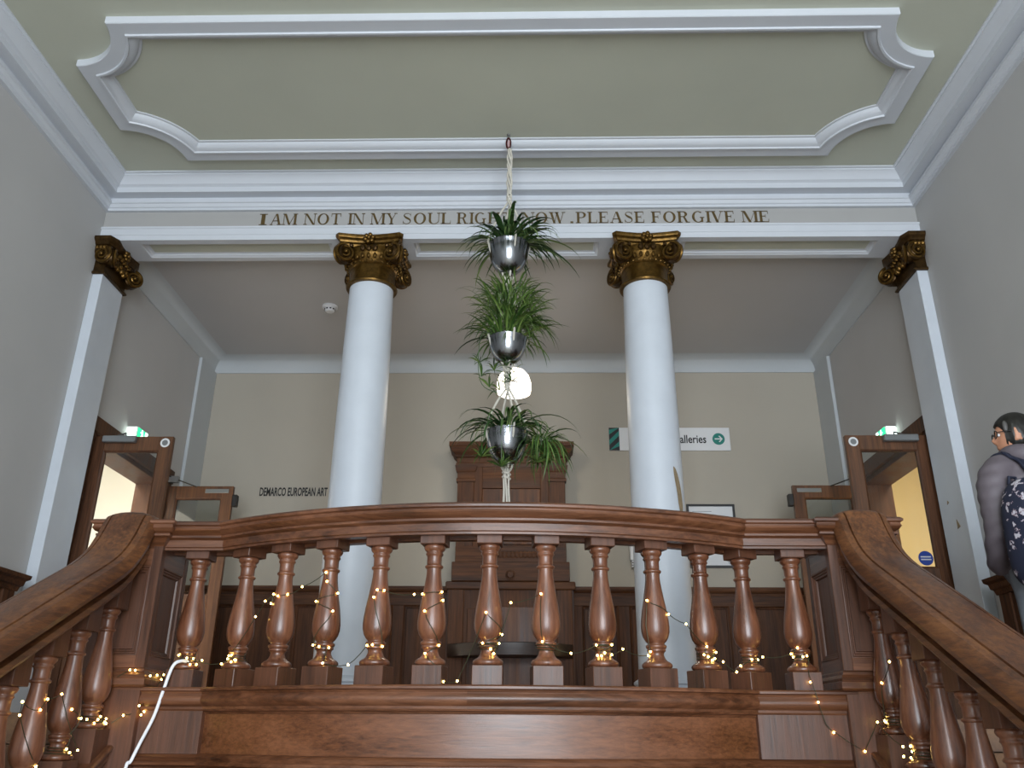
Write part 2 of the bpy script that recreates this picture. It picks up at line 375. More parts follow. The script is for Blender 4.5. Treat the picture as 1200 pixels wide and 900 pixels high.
# ------------------------------------------------------------ frieze lettering
def letters():
    T, H, SF = .17, .055, .12   # thick, hairline, serif half length
    G = {}
    def rect(x0, x1, y0, y1): return [(x0, y0), (x1, y0), (x1, y1), (x0, y1)]
    def ser(x0, x1, y): return rect(x0-.09, x1+.09, y, y+H)
    def diag(xa, xb, t): return [(xa, 1), (xa+t, 1), (xb+t, 0), (xb, 0)]
    def ring(cx, rx_, w, a0=0, a1=360, thick=T, ry_=.51, n=28):
        out = []
        for i in range(n):
            p = []
            for a, k in ((a0+(a1-a0)*i/n, 1), (a0+(a1-a0)*(i+1)/n, 1), (a0+(a1-a0)*(i+1)/n, 0), (a0+(a1-a0)*i/n, 0)):
                a = math.radians(a); p.append((cx+(rx_-(0 if k else thick))*math.cos(a), .5+(ry_-(0 if k else H))*math.sin(a)))
            out.append(p)
        return out
    stem = lambda x, t=T: [rect(x, x+t, 0, 1), ser(x, x+t, 0), ser(x, x+t, 1-H)]
    G['I'] = (.15, stem(0))
    G['A'] = (.78, [diag(.36, .02, .045), diag(.34, .60, .17), rect(.13, .62, .33, .33+H), rect(-.06, .16, 0, H), rect(.5, .86, 0, H)])
    G['M'] = (1.0, stem(.03, .045)+[diag(.05, .42, .17), diag(.86, .48, .04)]+stem(.84, T))
    G['N'] = (.8, [rect(.04, .085, 0, 1), rect(-.06, .2, 0, H), rect(-.08, .12, 1-H, 1), diag(.02, .62, .17), rect(.74, .785, 0, 1), rect(.64, .9, 1-H, 1)])
    G['O'] = (.86, ring(.43, .43, 0))
    G['T'] = (.72, [rect(.285, .435, 0, 1), rect(.19, .53, 0, H), rect(0, .72, 1-H, 1), [(0, 1), (.05, 1), (.03, .72), (0, .72)], [(.67, 1), (.72, 1), (.72, .72), (.69, .72)]])
    G['Y'] = (.76, [[(.02, 1), (.19, 1), (.45, .45), (.31, .45)], [(.66, 1), (.70, 1), (.45, .45), (.41, .45)], rect(.305, .455, 0, .47), rect(.21, .55, 0, H), rect(-.06, .29, 1-H, 1), rect(.56, .8, 1-H, 1)])
    G['U'] = (.78, [rect(.03, .18, .3, 1), rect(-.06, .27, 1-H, 1), rect(.70, .745, .3, 1), rect(.6, .84, 1-H, 1)])
    for i in range(14):
        p = []
        for a, k in ((180+180*i/14, 1), (180+180*(i+1)/14, 1), (180+180*(i+1)/14, 0), (180+180*i/14, 0)):
            a = math.radians(a); c = math.cos(a); R_ = .357
            if k: p.append((.387+R_*c, .3+.31*math.sin(a)))
            else: p.append((.387+(R_-(T if c < 0 else .045))*c, .3+(.31-.045)*math.sin(a)))
        G['U'][1].append(p)
    G['L'] = (.62, stem(.02)+[rect(.1, .62, 0, H), [(.57, 0), (.62, 0), (.62, .3), (.6, .3)]])
    G['H'] = (.86, stem(.02)+stem(.69)+[rect(.1, .75, .5, .5+H)])
    G['E'] = (.66, stem(.02)+[rect(.1, .62, 0, H), rect(.1, .6, 1-H, 1), rect(.1, .42, .5, .5+H), [(.57, 0), (.62, 0), (.64, .28), (.61, .28)], [(.56, 1), (.6, 1), (.6, .74), (.58, .74)], rect(.4, .425, .38, .66)])
    G['F'] = (.6, stem(.02)+[rect(.1, .6, 1-H, 1), rect(.1, .42, .5, .5+H), [(.56, 1), (.6, 1), (.6, .72), (.58, .72)], rect(.4, .425, .38, .66)])
    def bowl(x, y0_, y1_, rr):
        out = []; cyy = (y0_+y1_)/2; hh = (y1_-y0_)/2
        for i in range(14):
            p = []
            for a, k in ((-90+180*i/14, 1), (-90+180*(i+1)/14, 1), (-90+180*(i+1)/14, 0), (-90+180*i/14, 0)):
                a = math.radians(a); c = math.cos(a); p.append((x+(rr if k else rr-T)*c, cyy+(hh if k else hh-H)*math.sin(a)))
            out.append(p)
        return out
    G['P'] = (.66, stem(.02)+[rect(.1, .36, 1-H, 1), rect(.1, .36, .46, .46+H)]+bowl(.34, .46, 1, .32))
    G['R'] = (.8, stem(.02)+[rect(.1, .36, 1-H, 1), rect(.1, .36, .5, .5+H)]+bowl(.34, .5, 1, .30)+[[(.34, .52), (.47, .52), (.66, .04), (.53, 0)], rect(.55, .8, 0, H)])
    G['C'] = (.78, ring(.42, .42, 0, 50, 310))
    G['G'] = (.86, ring(.42, .42, 0, 50, 310)+[rect(.62, .75, .04, .44), rect(.54, .84, .42, .42+H)])
    G['V'] = (.76, [diag(.02, .30, .17), diag(.66, .37, .045), rect(-.06, .29, 1-H, 1), rect(.56, .82, 1-H, 1)])
    G['W'] = (1.1, [diag(.02, .26, .16), diag(.52, .32, .045), diag(.42, .66, .16), diag(.98, .72, .045), rect(-.06, .28, 1-H, 1), rect(.34, .66, 1-H, 1), rect(.88, 1.14, 1-H, 1)])
    G['.'] = (.18, [rect(.02, .17, 0, .15)])
    S_ = []
    pts = [(.56, .80), (.46, .93), (.30, .965), (.15, .90), (.11, .76), (.20, .63), (.34, .53), (.49, .42), (.56, .27), (.50, .11), (.33, .035), (.15, .07), (.05, .24)]
    pts = [(p.x, p.y) for p in spline([(a, c, 0) for a, c in pts], 3)]
    N = len(pts)
    for i in range(N-1):
        def off(j):
            t = j/(N-1); w = .018+.06*math.exp(-((t-.5)/.16)**2)
            a = Vector(pts[max(j-1, 0)]); c = Vector(pts[min(j+1, N-1)]); d = (c-a).normalized(); nn = Vector((-d.y, d.x))*w; p = Vector(pts[j]); return p+nn, p-nn
        a, c = off(i); d, e = off(i+1); S_.append([tuple(a), tuple(c), tuple(e), tuple(d)])
    G['S'] = (.62, S_+[rect(.55, .575, .72, 1), rect(.045, .07, 0, .3)])
    return G
GL = letters()
def word(par, txt, x0, x1, y, z, h, thick=.004):
    gap = .17; tot = sum(GL[c][0] for c in txt)+gap*(len(txt)-1)
    k = (x1-x0)/tot; x = x0
    for c in txt:
        mb = MB()
        for poly in GL[c][1]:
            m = len(poly)
            mb.add([(x+px*k, y-thick, z+py*h) for px, py in poly]+[(x+px*k, y+.002, z+py*h) for px, py in poly],
                   [tuple(range(m))]+[(i, (i+1) % m, m+(i+1) % m, m+i) for i in range(m)])
        mb.obj('letter', MGILT, par, smooth=0); x += (GL[c][0]+gap)*k
fx = lambda p: -2.057+(p-305)*4.235/597
o = thing('painted_lettering', 'gilt serif lettering painted along the frieze above the columns', 'lettering', (0, YB, 3.914))
for t, p0, p1 in (('I', 305.5, 309.5), ('AM', 317, 347), ('NOT', 357, 400), ('IN', 410, 427), ('MY', 436, 466), ('SOUL', 473, 530), ('RIGHT', 538, 602), ('NOW', 614, 664), ('.', 670, 674), ('PLEASE', 678, 757), ('FORGIVE', 766, 862), ('ME', 871, 902)):
    word(o, t, fx(p0), fx(p1), 0, 0, .108)

# ------------------------------------------------------------ columns and pilasters
def volute(mb, c, nrm, R=.075, hand=1, depth=.05):
    """spiral scroll on the face with outward normal nrm"""
    n = Vector(nrm).normalized(); u = Vector((0, 0, 1)).cross(n).normalized()*hand; w = Vector((0, 0, 1))
    c = Vector(c)
    fr = [(c-n*depth, u, w), (c-n*.014, u, w), (c-n*.006, u*.9, w*.9)]
    mb.sweep(fr, [(R*.95*math.cos(2*PI*k/20), R*.95*math.sin(2*PI*k/20)) for k in range(20)])
    mb.split = len(mb.f)
    pts = []; rad = []
    for i in range(54):
        t = i/53; a = PI/2-t*2*PI*2.1; r = R*(1-.80*t)
        pts.append(c+n*(.002+.016*t)+u*(r*math.cos(a))+w*(r*math.sin(a))); rad.append(.0125*(1-.35*t))
    mb.tube(pts, rad, 6)
    mb.ball(c+n*.02, .017, 8, 6)
def ridge_highlight(o, mb, m2):  # lighter bronze on the spiral ridges paints their highlights, discs stay dark
    o.data.materials.append(m2)
    for p in o.data.polygons:
        if p.index >= mb.split: p.material_index = 1
    return o
def rosette(mb, c, nrm, r=.05):
    n = Vector(nrm).normalized(); u = Vector((0, 0, 1)).cross(n).normalized(); w = Vector((0, 0, 1)); c = Vector(c)
    for i in range(6):
        a = i*PI/3+.3; p = c+u*(r*.6*math.cos(a))+w*(r*.6*math.sin(a)); mb.ball(p+n*.006, r*.42, 8, 6)
    mb.ball(c+n*.02, r*.35, 8, 6)
def abacus_path(hx, hy, dip=.035, cut=.03, n=8):
    P = []
    def side(a, b_, inward):
        for i in range(n+1):
            t = i/n; p = Vector(a).lerp(Vector(b_), t); k = math.sin(PI*t)*dip; P.append((p.x+inward[0]*k, p.y+inward[1]*k))
    side((-hx+cut, -hy), (hx-cut, -hy), (0, 1)); side((hx, -hy+cut), (hx, hy-cut), (-1, 0)); side((hx-cut, hy), (-hx+cut, hy), (0, -1)); side((-hx, hy-cut), (-hx, -hy+cut), (1, 0))
    return P
def abacus(mb, hx, hy, z0, cx=0, cyy=0):
    P = [(x+cx, y+cyy) for x, y in abacus_path(hx, hy)]
    prof = [(-.2, .0), (-.05, .0), (-.045, .02), (-.03, .03), (-.025, .045), (-.02, .05), (-.004, .058), (0, .07), (0, .09), (-.2, .09)]
    fr = plan_frames(P, z0, True)
    mb.sweep(fr, prof[1:-1], cprof=False, cpath=True)
    n = len(P)
    mb.add([(f[0]+f[1]*-.05) for f in fr], [tuple(range(n))]); mb.add([f[0]+f[2]*.09 for f in fr], [tuple(range(n))])
def column(x, lab):
    t = thing('column', lab, 'column', (x, 6.165, ZF), 'white columns carrying the beam')
    z = lambda a: a-ZF
    sh = [(.20, z(.34)), (.20, z(.38)), (.1985, z(1.3)), (.194, z(2.2)), (.187, z(2.9)), (.179, z(3.385))]
    so = MB().lathe(sh, n=48).obj('shaft', MSHAFT, t)
    bs = MB().lathe([(.26, z(.17)), (.262, z(.20)), (.258, z(.23)), (.235, z(.245)), (.225, z(.26)), (.218, z(.28)), (.222, z(.30)), (.236, z(.31)), (.236, z(.325)), (.215, z(.34)), (.2, z(.35))], n=48)
    bs.box(-.27, .27, -.27, .27, z(ZF), z(.18)); bs.obj('base', MSHAFT, t)
    cp = MB().lathe([(.179, z(3.37)), (.206, z(3.372)), (.212, z(3.384)), (.206, z(3.397)), (.192, z(3.402)), (.188, z(3.412)), (.186, z(3.53)), (.2, z(3.54)), (.205, z(3.548)), (.2, z(3.556)), (.205, z(3.565)), (.235, z(3.595)), (.24, z(3.62)), (.235, z(3.68))], n=40).obj('capital', MBRONZE, t)
    ab = MB(); abacus(ab, .278, .278, z(3.676)); ab.obj('abacus', MBRONZE, cp)
    eg = MB()
    for i in range(28):
        a = 2*PI*i/28; eg.ball((.226*math.cos(a), .226*math.sin(a), z(3.587)), .021, 8, 6, (.8, .8, 1.25))
        a += PI/28; eg.ball((.209*math.cos(a), .209*math.sin(a), z(3.548)), .011, 6, 5)
    eg.obj('egg_band', MBRONZE, cp)['kind'] = 'stuff'
    for k in range(4):
        rz = Matrix.Rotation(k*PI/2, 3, 'Z')
        for hand in (-1, 1):
            v = MB(); d = rz @ Vector((-hand*.5, -1, 0)).normalized()
            volute(v, rz @ Vector((hand*.188, -.238, z(3.602))), d, .082, hand, .07); ridge_highlight(v.obj('volute', MBRONZED, cp), v, MBRONZE)
        r = MB(); rosette(r, rz @ Vector((0, -.252, z(3.722))), rz @ Vector((0, -1, 0)), .052)
        r.obj('rosette', MBRONZE, cp)
        g = MB()
        for q in (-1, 0, 1): g.ball(rz @ Vector((q*.05, -.238, z(3.645))), .024, 8, 6, (1, 1, 1.4))
        for q in range(6):
            hx_ = (-1 if q % 2 else 1)*(.245-.05*(q//2)); g.ball(rz @ Vector((hx_, -.238, z(3.668))), .017, 7, 5)
        g.obj('leaf_garland', MBRONZED, cp)['kind'] = 'stuff'
    return t, so
cl, shl = column(-1.112, 'left white round column with bronzed scroll capital, unchipped shaft')
cr, shr = column(1.146, 'right white round column, brown paint chip on its lower shaft')
# chip on the right shaft
b = MB(); ch = [(1.44, -.004, .012), (1.48, -.016, .020), (1.54, -.026, .026), (1.60, -.030, .022), (1.66, -.038, .014), (1.71, -.046, .002), (1.76, -.052, -.012), (1.80, -.054, -.03), (1.815, -.052, -.046)]
for r_ in (0, 1):
    for zz, l0, l1 in ch:
        for q in range(5):
            a = math.radians(-44)+(l0+(l1-l0)*q/4)/.2; rr_ = .2015-.0045*max(0, zz-1.3)/.9-.006*r_; b.v.append((rr_*math.cos(a), rr_*math.sin(a), zz-ZF))
nn_ = len(ch)*5
for i in range(len(ch)-1):
    for q in range(4): b.f.append((i*5+q, i*5+q+1, i*5+q+6, i*5+q+5))
b.obj('paint_chip', MCHIP, shr, smooth=0)
def pilaster(s, lab):
    t = thing('pilaster', lab, 'pilaster', (s*HW, 6.18, ZF), 'white wall pilasters at the beam ends')
    z = lambda a: a-ZF
    def X(mb):
        if s > 0: mb.mirror()
        return mb
    sh_ = X(MB().box(0, .085, -.18, .18, 0, z(3.46))).obj('shaft', MSHAFT, t, bevel=.003)
    if s > 0: rub(sh_, [(-.08, z(1.40)), (-.035, z(1.39)), (-.04, z(1.46))], -.088); rub(sh_, [(.02, z(1.60)), (.05, z(1.59)), (.04, z(1.62))], -.088)
    c = MB(); nk = [(0, 0), (.018, 0), (.024, .012), (.018, .026), (.006, .03), (.004, .13), (.018, .14), (.02, .16), (.045, .19), (.05, .24), (0, .24)]
    c.sweep(plan_frames([(0, -.18), (.085, -.18), (.085, .18), (0, .18)], z(3.45)), nk)
    c.box(0, .09, -.185, .185, z(3.45), z(3.69))
    cp = X(c).obj('capital', MBRONZED, t)
    a = MB(); prof = [(.02, .0), (.03, .02), (.05, .03), (.055, .045), (.072, .058), (.08, .07), (.08, .092), (0, .092), (0, 0)]
    a.sweep(plan_frames([(0, -.19), (.085, -.19), (.09, -.18), (.075, -.09), (.07, 0), (.075, .09), (.09, .18), (.085, .19), (0, .19)], z(3.674)), prof); X(a).obj('abacus', MBRONZED, cp)
    for (c_, nn, hand) in (((.075, -.225, z(3.61)), (-.15, -1, 0), 1), ((.14, -.15, z(3.61)), (1, .4, 0), -1), ((.16, .175, z(3.60)), (1, -.75, 0), 1), ((.075, .235, z(3.61)), (-.15, 1, 0), -1)):
        v = MB(); volute(v, c_, nn, .078, hand, .07); ridge_highlight(X(v).obj('volute', MBRONZED, cp), v, MBRONZE)
    r = MB(); rosette(r, (.15, 0, z(3.722)), (1, 0, 0), .05); X(r).obj('rosette', MBRONZE, cp)
    g = MB()
    for q in range(7): g.ball((.115, -.11+.036*q, z(3.60+.02*math.cos(q*2))), .026, 8, 6, (1, 1, 1.3))
    for q in range(5): g.ball((.15-.004*q, -.1+.05*q, z(3.66)), .022, 7, 5)
    for q in range(3): g.ball((.02+.03*q, -.225, z(3.68)), .022, 7, 5)
    X(g).obj('leaf_garland', MBRONZE, cp)['kind'] = 'stuff'
def rub(o, pts, x):
    n = len(pts); MB().add([(x, y, z) for y, z in pts]+[(x+.004, y, z) for y, z in pts], [tuple(range(n)), tuple(range(n, 2*n))]+[(i, (i+1) % n, n+(i+1) % n, n+i) for i in range(n)]).obj('scuff_mark', MCHIP, o, smooth=0)
pilaster(-1, 'left white flat pilaster with bronzed capital against the left wall')
pilaster(1, 'right white flat pilaster with bronzed capital against the right wall')

# ------------------------------------------------------------ gallery balustrade
def rp(v): return .911+(v-.911)*.87
RH = [(0, 1.10), (.10, 1.096), (.142, 1.083), (.155, 1.07), (.153, 1.058), (.14, 1.05), (.14, 1.043), (.145, 1.03), (.132, 1.012), (.118, 1.006), (.114, 1.0), (.125, .996), (.125, .984), (.112, .978), (.102, .972), (.102, .93), (.094, .925), (.094, .912), (.05, .912), (.05, .93)]
RAILP = [(u, rp(v)) for u, v in RH]+[(-u, rp(v)) for u, v in RH[::-1][:-1]]
def arcp(a, r=AR): return (r*math.sin(a), AC-r*math.cos(a))
gal = thing('gallery_balustrade', 'curved dark oak balustrade in front of the landing, thirteen turned balusters', 'balustrade', (0, 0, ZF))
def gobj(mb, name, m, parent=gal, **k):
    mb.v = [(a, c, d-ZF) for a, c, d in mb.v]; return mb.obj(name, m, parent, **k)
YSL, YSR = 4.69, 4.60
AEL = math.acos((AC-YSL)/AR); AER = math.acos((AC-YSR)/AR)
def path_full(x_end=1.82, n=48):
    return [(-x_end, YSL)]+[arcp(-AEL+(AEL+AER)*i/n) for i in range(n+1)]+[(x_end, YSR)]
full = path_full(); FR = plan_frames(full, 0)
hr = gobj(MB().sweep(FR[0:2], RAILP), 'handrail', OKX)
gobj(MB().sweep(FR[1:26], RAILP), 'rail_section', OKX, hr).location.z = 0
gobj(MB().sweep(FR[25:50], RAILP), 'rail_section', OKX, hr)
gobj(MB().sweep(FR[49:51], RAILP), 'rail_section', OKX, hr)
BASEP = [(-.12, .10), (-.12, .205), (.115, .205), (.122, .198), (.122, .188), (.108, .183), (.102, .172), (.104, .165), (.112, .155), (.114, .142), (.108, .128), (.098, .118), (.09, .112), (.088, .10)]
br = gobj(MB().sweep(FR[0:2], BASEP), 'base_rail', OKX)
gobj(MB().sweep(FR[1:26], BASEP), 'rail_section', OKX, br)
gobj(MB().sweep(FR[25:50], BASEP), 'rail_section', OKX, br)
gobj(MB().sweep(FR[49:51], BASEP), 'rail_section', OKX, br)
# front panel with its mouldings
gobj(MB().sweep(FR[1:50], [(-.1, -.14), (-.1, .11), (.055, .11), (.055, -.14)]), 'front_panel', wood('oak_front_panel', '#402413', '#633b22', '#7a4c2f', 'x', .36, 40, .2))
gobj(MB().sweep(FR, [(.04, .09), (.04, .102), (.088, .102), (.082, .092), (.068, .088), (.06, .078), (.05, .078)]), 'panel_moulding', OKX)
gobj(MB().sweep(FR, [(-.1, -.17), (-.1, -.108), (.07, -.108), (.084, -.115), (.092, -.125), (.088, -.138), (.098, -.145), (.098, -.16), (.08, -.17)]), 'lower_rail', OKX)
for i, j in ((0, 2), (49, 51)):
    gobj(MB().sweep(FR[i:j], [(-.1, -.11), (-.1, .101), (.08, .101), (.08, -.11)]), 'end_stile', OKZ)
gobj(MB().sweep(FR, [(-.1, -1.0), (-.1, -.165), (.06, -.165), (.06, -1.0)]), 'lower_panel', OKX)
gobj(MB().sweep(FR, [(-.1, ZL), (-.1, -.98), (.09, -.98), (.09, ZL)]), 'plinth_band', OKX)
# baluster meshes
zv = lambda v: 1.0287-.0010175*v
BP = [(.001, 153), (.050, 154), (.054, 161), (.054, 169), (.049, 178), (.042, 184), (.041, 190), (.044, 194), (.044, 199), (.0395, 203), (.037, 212), (.037, 246), (.0385, 250), (.045, 254), (.046, 259), (.044, 264), (.0375, 268), (.0365, 280), (.038, 305), (.0445, 350), (.053, 400), (.0625, 450), (.0685, 495), (.071, 525), (.0695, 552), (.062, 577), (.051, 595), (.041, 604), (.041, 608), (.050, 613), (.052, 619), (.049, 627), (.044, 630), (.046, 635), (.046, 640), (.039, 645), (.0355, 653), (.037, 663), (.043, 676), (.052, 686), (.064, 692), (.073, 700), (.0755, 708), (.073, 716), (.066, 721), (.001, 722)]
TURN = MB().lathe([(r, zv(v)-ZF) for r, v in BP], n=32).mesh('baluster', BALM, smooth=50)
PLB = MB().box(-.073, .073, -.073, .073, .2-ZF, zv(721)-ZF).mesh('plinth_block', OKZ, bevel=.003)
TPB = MB().box(-.0635, .0635, -.0635, .0635, zv(154)-ZF, .93-ZF).mesh('top_block', OKZ, bevel=.003)
BALPOS = []
def baluster(x, y, rz):
    o = link('baluster', TURN, gal, (x, y, 0), (0, 0, rz)); o.scale = (1, 1, 1)
    link('plinth_block', PLB, o); link('top_block', TPB, o); BALPOS.append((x, y))
baluster(-1.628, YSL, 0)
for k in range(-5, 6):
    x, y = arcp(.106*k); baluster(x, y, .106*k)
baluster(1.595, YSR, 0)

# ------------------------------------------------------------ newel posts
def newel(s, lab):
    t = thing('newel_post', lab, 'newel post', (-1.96 if s < 0 else 1.925, YN-(.085 if s > 0 else 0), ZL))
    z = lambda a: a-ZL
    hx, hy = .16, .19
    MB().box(-hx+.025, hx-.025, -hy+.025, hy-.025, 0, z(1.0)).obj('core', OKZ, t)
    for a in (-1, 1):
        for c in (-1, 1):
            MB().box(a*hx-(.05 if a > 0 else 0), a*hx+(.05 if a < 0 else 0), c*hy-(.05 if c > 0 else 0), c*hy+(.05 if c < 0 else 0), z(.28), z(.93)).obj('corner_stile', OKZ, t, bevel=.003)
    for (z0, z1) in ((.82, .93), (.28, .36)):
        for c in (-1, 1):
            MB().box(-hx+.05, hx-.05, c*hy-(.03 if c > 0 else -.002), c*hy+(.03 if c < 0 else -.002), z(z0), z(z1)).obj('cross_rail', OKX, t, bevel=.002)
            MB().box(c*hx-(.03 if c > 0 else -.002), c*hx+(.03 if c < 0 else -.002), -hy+.05, hy-.05, z(z0), z(z1)).obj('cross_rail', OKY, t, bevel=.002)
    for nn, uu, hu, hn in (((0, -1, 0), (1, 0, 0), hx, hy), ((1, 0, 0), (0, 1, 0), hy, hx), ((-1, 0, 0), (0, 1, 0), hy, hx), ((0, 1, 0), (1, 0, 0), hx, hy)):
        mm = MB(); nn = Vector(nn); uu = Vector(uu); w = Vector((0, 0, 1)); hu -= .05
        frames = []
        for (u, zz), (du, dz) in zip([(-hu, .36), (hu, .36), (hu, .82), (-hu, .82)], ((1, 1), (-1, 1), (-1, -1), (1, -1))):
            frames.append((uu*u+w*z(zz), (uu*du+w*dz), nn))
        mm.sweep(frames, [(0, hn-.04), (0, hn-.002), (.005, hn), (.010, hn-.008), (.017, hn-.008), (.022, hn-.014), (.029, hn-.014), (.034, hn-.022), (.034, hn-.04)], cpath=True)
        mm.obj('panel_moulding', OKZ, t)
    a, c = hx-.1, hy-.1
    sq = [(-a, -c), (a, -c), (a, c), (-a, c)]
    cap = MB().sweep(plan_frames(sq, z(0), True), [(.04, rp(1.1)+.004), (.10, rp(1.096)+.004)]+[(u*.9+.032 if v > rp(.97) else u*.9+.014, v+.004) for u, v in RAILP[2:18]]+[(.04, rp(.912))], cpath=True)
    cap.box(-hx+.04, hx-.04, -hy+.04, hy-.04, z(.9), z(rp(1.1)+.004)); cap.obj('cap', OKX, t)
    MB().sweep(plan_frames(sq, z(0), True), [(.04, .30), (.10, .30), (.108, .293), (.108, .28), (.116, .275), (.122, .262), (.118, .25), (.126, .245), (.126, .215), (.118, .205), (.105, .2), (.105, .19), (.04, .19)], cpath=True).obj('base_moulding', OKX, t)
    MB().box(-hx-.003, hx+.003, -hy-.003, hy+.003, 0, z(.2)).obj('lower_block', OKZ, t, bevel=.003)
newel(-1, 'left square panelled oak newel post where stair handrail meets the balustrade')
newel(1, 'right square panelled oak newel post where stair handrail meets the balustrade')

# ------------------------------------------------------------ stair balustrades and flights
HP = [(0, .016), (.05, .014), (.086, .007), (.089, -.006), (.0925, -.006), (.0955, .004), (.122, -.006), (.142, -.03), (.15, -.06), (.143, -.083), (.12, -.092), (.086, -.096), (.086, -.122), (.114, -.130), (.12, -.152), (.104, -.172), (.092, -.18)]
HPF = HP+[(-u, v) for u, v in HP[::-1][:-1]]
def stairs(s, side):
    t = thing('stair_balustrade', f'{side} sloping oak stair balustrade with broad worn handrail and turned balusters', 'balustrade', (-XN if s < 0 else 1.945, YN-(.085 if s > 0 else 0), ZF), 'sloping stair balustrades')
    L_ = lambda p: (p[0]-s*XN, p[1]-YN, p[2]-ZF)
    path = spline([(0, 1.45, .652+SL*(1.45-4)), (0, 2.4, .652+SL*(-1.6)), (0, 3.4, .652-SL*.6), (0, 4.0, .652), (0, 4.2, .758), (0, 4.3, .822), (0, 4.38, .893), (0, 4.44, .97), (0, 4.485, 1.045), (0, 4.512, 1.082), (0, 4.545, 1.094), (0, 4.60, 1.096)], 6)
    fr = []
    for i, p in enumerate(path):
        tg = (path[min(i+1, len(path)-1)]-path[max(i-1, 0)]).normalized()
        w = Vector((1, 0, 0)).cross(tg); fr.append((Vector(L_((s*XN, p.y, p.z))), Vector((1, 0, 0)), w))
    MB().sweep(fr, HPF).obj('handrail', RAILM, t, smooth=28)
    # string: sloping cap, moulding and face
    zs = lambda y: -.113+SL*(y-4.49)
    def slab(u0, u1, d0, d1, ya=1.45, yb_=4.575):
        return [(s*XN+u0*1, ya, zs(ya)+d0), (s*XN+u1, ya, zs(ya)+d0), (s*XN+u1, yb_, zs(yb_)+d0), (s*XN+u0, yb_, zs(yb_)+d0),
                (s*XN+u0, ya, zs(ya)+d1), (s*XN+u1, ya, zs(ya)+d1), (s*XN+u1, yb_, zs(yb_)+d1), (s*XN+u0, yb_, zs(yb_)+d1)]
    FB = [(0,3,2,1),(4,5,6,7),(0,1,5,4),(1,2,6,5),(2,3,7,6),(3,0,4,7)]
    fr = [(Vector(L_((s*XN, y, zs(y)))), Vector((1, 0, 0)), Vector((0, 0, 1))) for y in (1.45, 4.575)]
    SP = [(0, 0), (.095, 0), (.105, -.008), (.105, -.02), (.094, -.026), (.086, -.045), (.09, -.052), (.09, -.066), (.07, -.072), (.07, -.34), (.085, -.35), (.085, -.40), (0, -.40)]
    MB().sweep(fr, SP+[(-u, v) for u, v in SP[::-1][1:-1]]).obj('string', OKY, t)
    sp = MB().add([L_(p) for p in [(s*XN-.05, 1.45, ZL), (s*XN+.05, 1.45, ZL), (s*XN+.05, 4.575, ZL), (s*XN-.05, 4.575, ZL), (s*XN-.05, 1.45, zs(1.45)-.38), (s*XN+.05, 1.45, zs(1.45)-.38), (s*XN+.05, 4.575, zs(4.575)-.38), (s*XN-.05, 4.575, zs(4.575)-.38)]], FB)
    sp.obj('spandrel', OKZ, t)
    dz0 = .005-zv(721)
    for k in range(8):
        y = 4.49-.262*k; dz = dz0-.1389*k
        o = link('baluster', TURN, t, L_((s*XN, y, dz+ZF)))
        if k == 0: TP = {}
        zc_, h = zv(154)+dz, .0635
        u = lambda yy: .652+SL*(yy-4)-.2
        ub = lambda yy: u(yy)+(.05 if k == 0 else 0)
        vs = [(a, c, zc_) for a, c in ((-h, -h), (h, -h), (h, h), (-h, h))]+[(a, c, ub(y+c)+.02) for a, c in ((-h, -h), (h, -h), (h, h), (-h, h))]
        MB().add([(a, c, e-dz-ZF) for a, c, e in vs], FB).obj('top_block', OKZ, o, bevel=.002)
        zp = zv(721)+dz; h = .073
        vs = [(a, c, zs(y+c)-.01) for a, c in ((-h, -h), (h, -h), (h, h), (-h, h))]+[(a, c, zp) for a, c in ((-h, -h), (h, -h), (h, h), (-h, h))]
        MB().add([(a, c, e-dz-ZF) for a, c, e in vs], FB).obj('plinth_block', OKZ, o, bevel=.002)
    # flight
    f = MB()
    for k in range(11):
        y1_ = 4.59-.288*k; zt = ZF-.1527*(k+1)
        if zt-.01 < ZL: break
        f.box(s*2.06 if s > 0 else -HW+.002, HW-.002 if s > 0 else -2.06, y1_-.288, y1_, ZL, zt)
    struct(f.obj('floor_stair_'+side, MFLOOR, smooth=0), f'{side} stair flight rising beside the wall')
stairs(-1, 'left'); stairs(1, 'right')

# dado ends on the side walls
for sd_, nm in ((-1, 'left'), (1, 'right')):
    d = thing('wall_dado', f'dark oak dado with moulded cap along the {nm} wall before the pilaster', 'panelling', (sd_*HW, 5.0, ZF))
    def X(mb):
        if sd_ > 0: mb.mirror()
        return mb
    X(MB().box(.002, .09, -1.9, .72, -.3, .80)).obj('panel', DARKZ, d)
    X(MB().box(.002, .105, .62, .75, -.3, .80)).obj('end_stile', DARKZ, d, bevel=.004)
    X(MB().sweep(plan_frames([(.1, -1.9), (.1, .75), (.002, .75)], .78), [(0, 0), (.012, 0), (.02, .03), (.034, .04), (.04, .07), (.06, .085), (.064, .11), (0, .115)]).box(.002, .11, -1.9, .75, .78, .892)).obj('cap', DARKX, d)

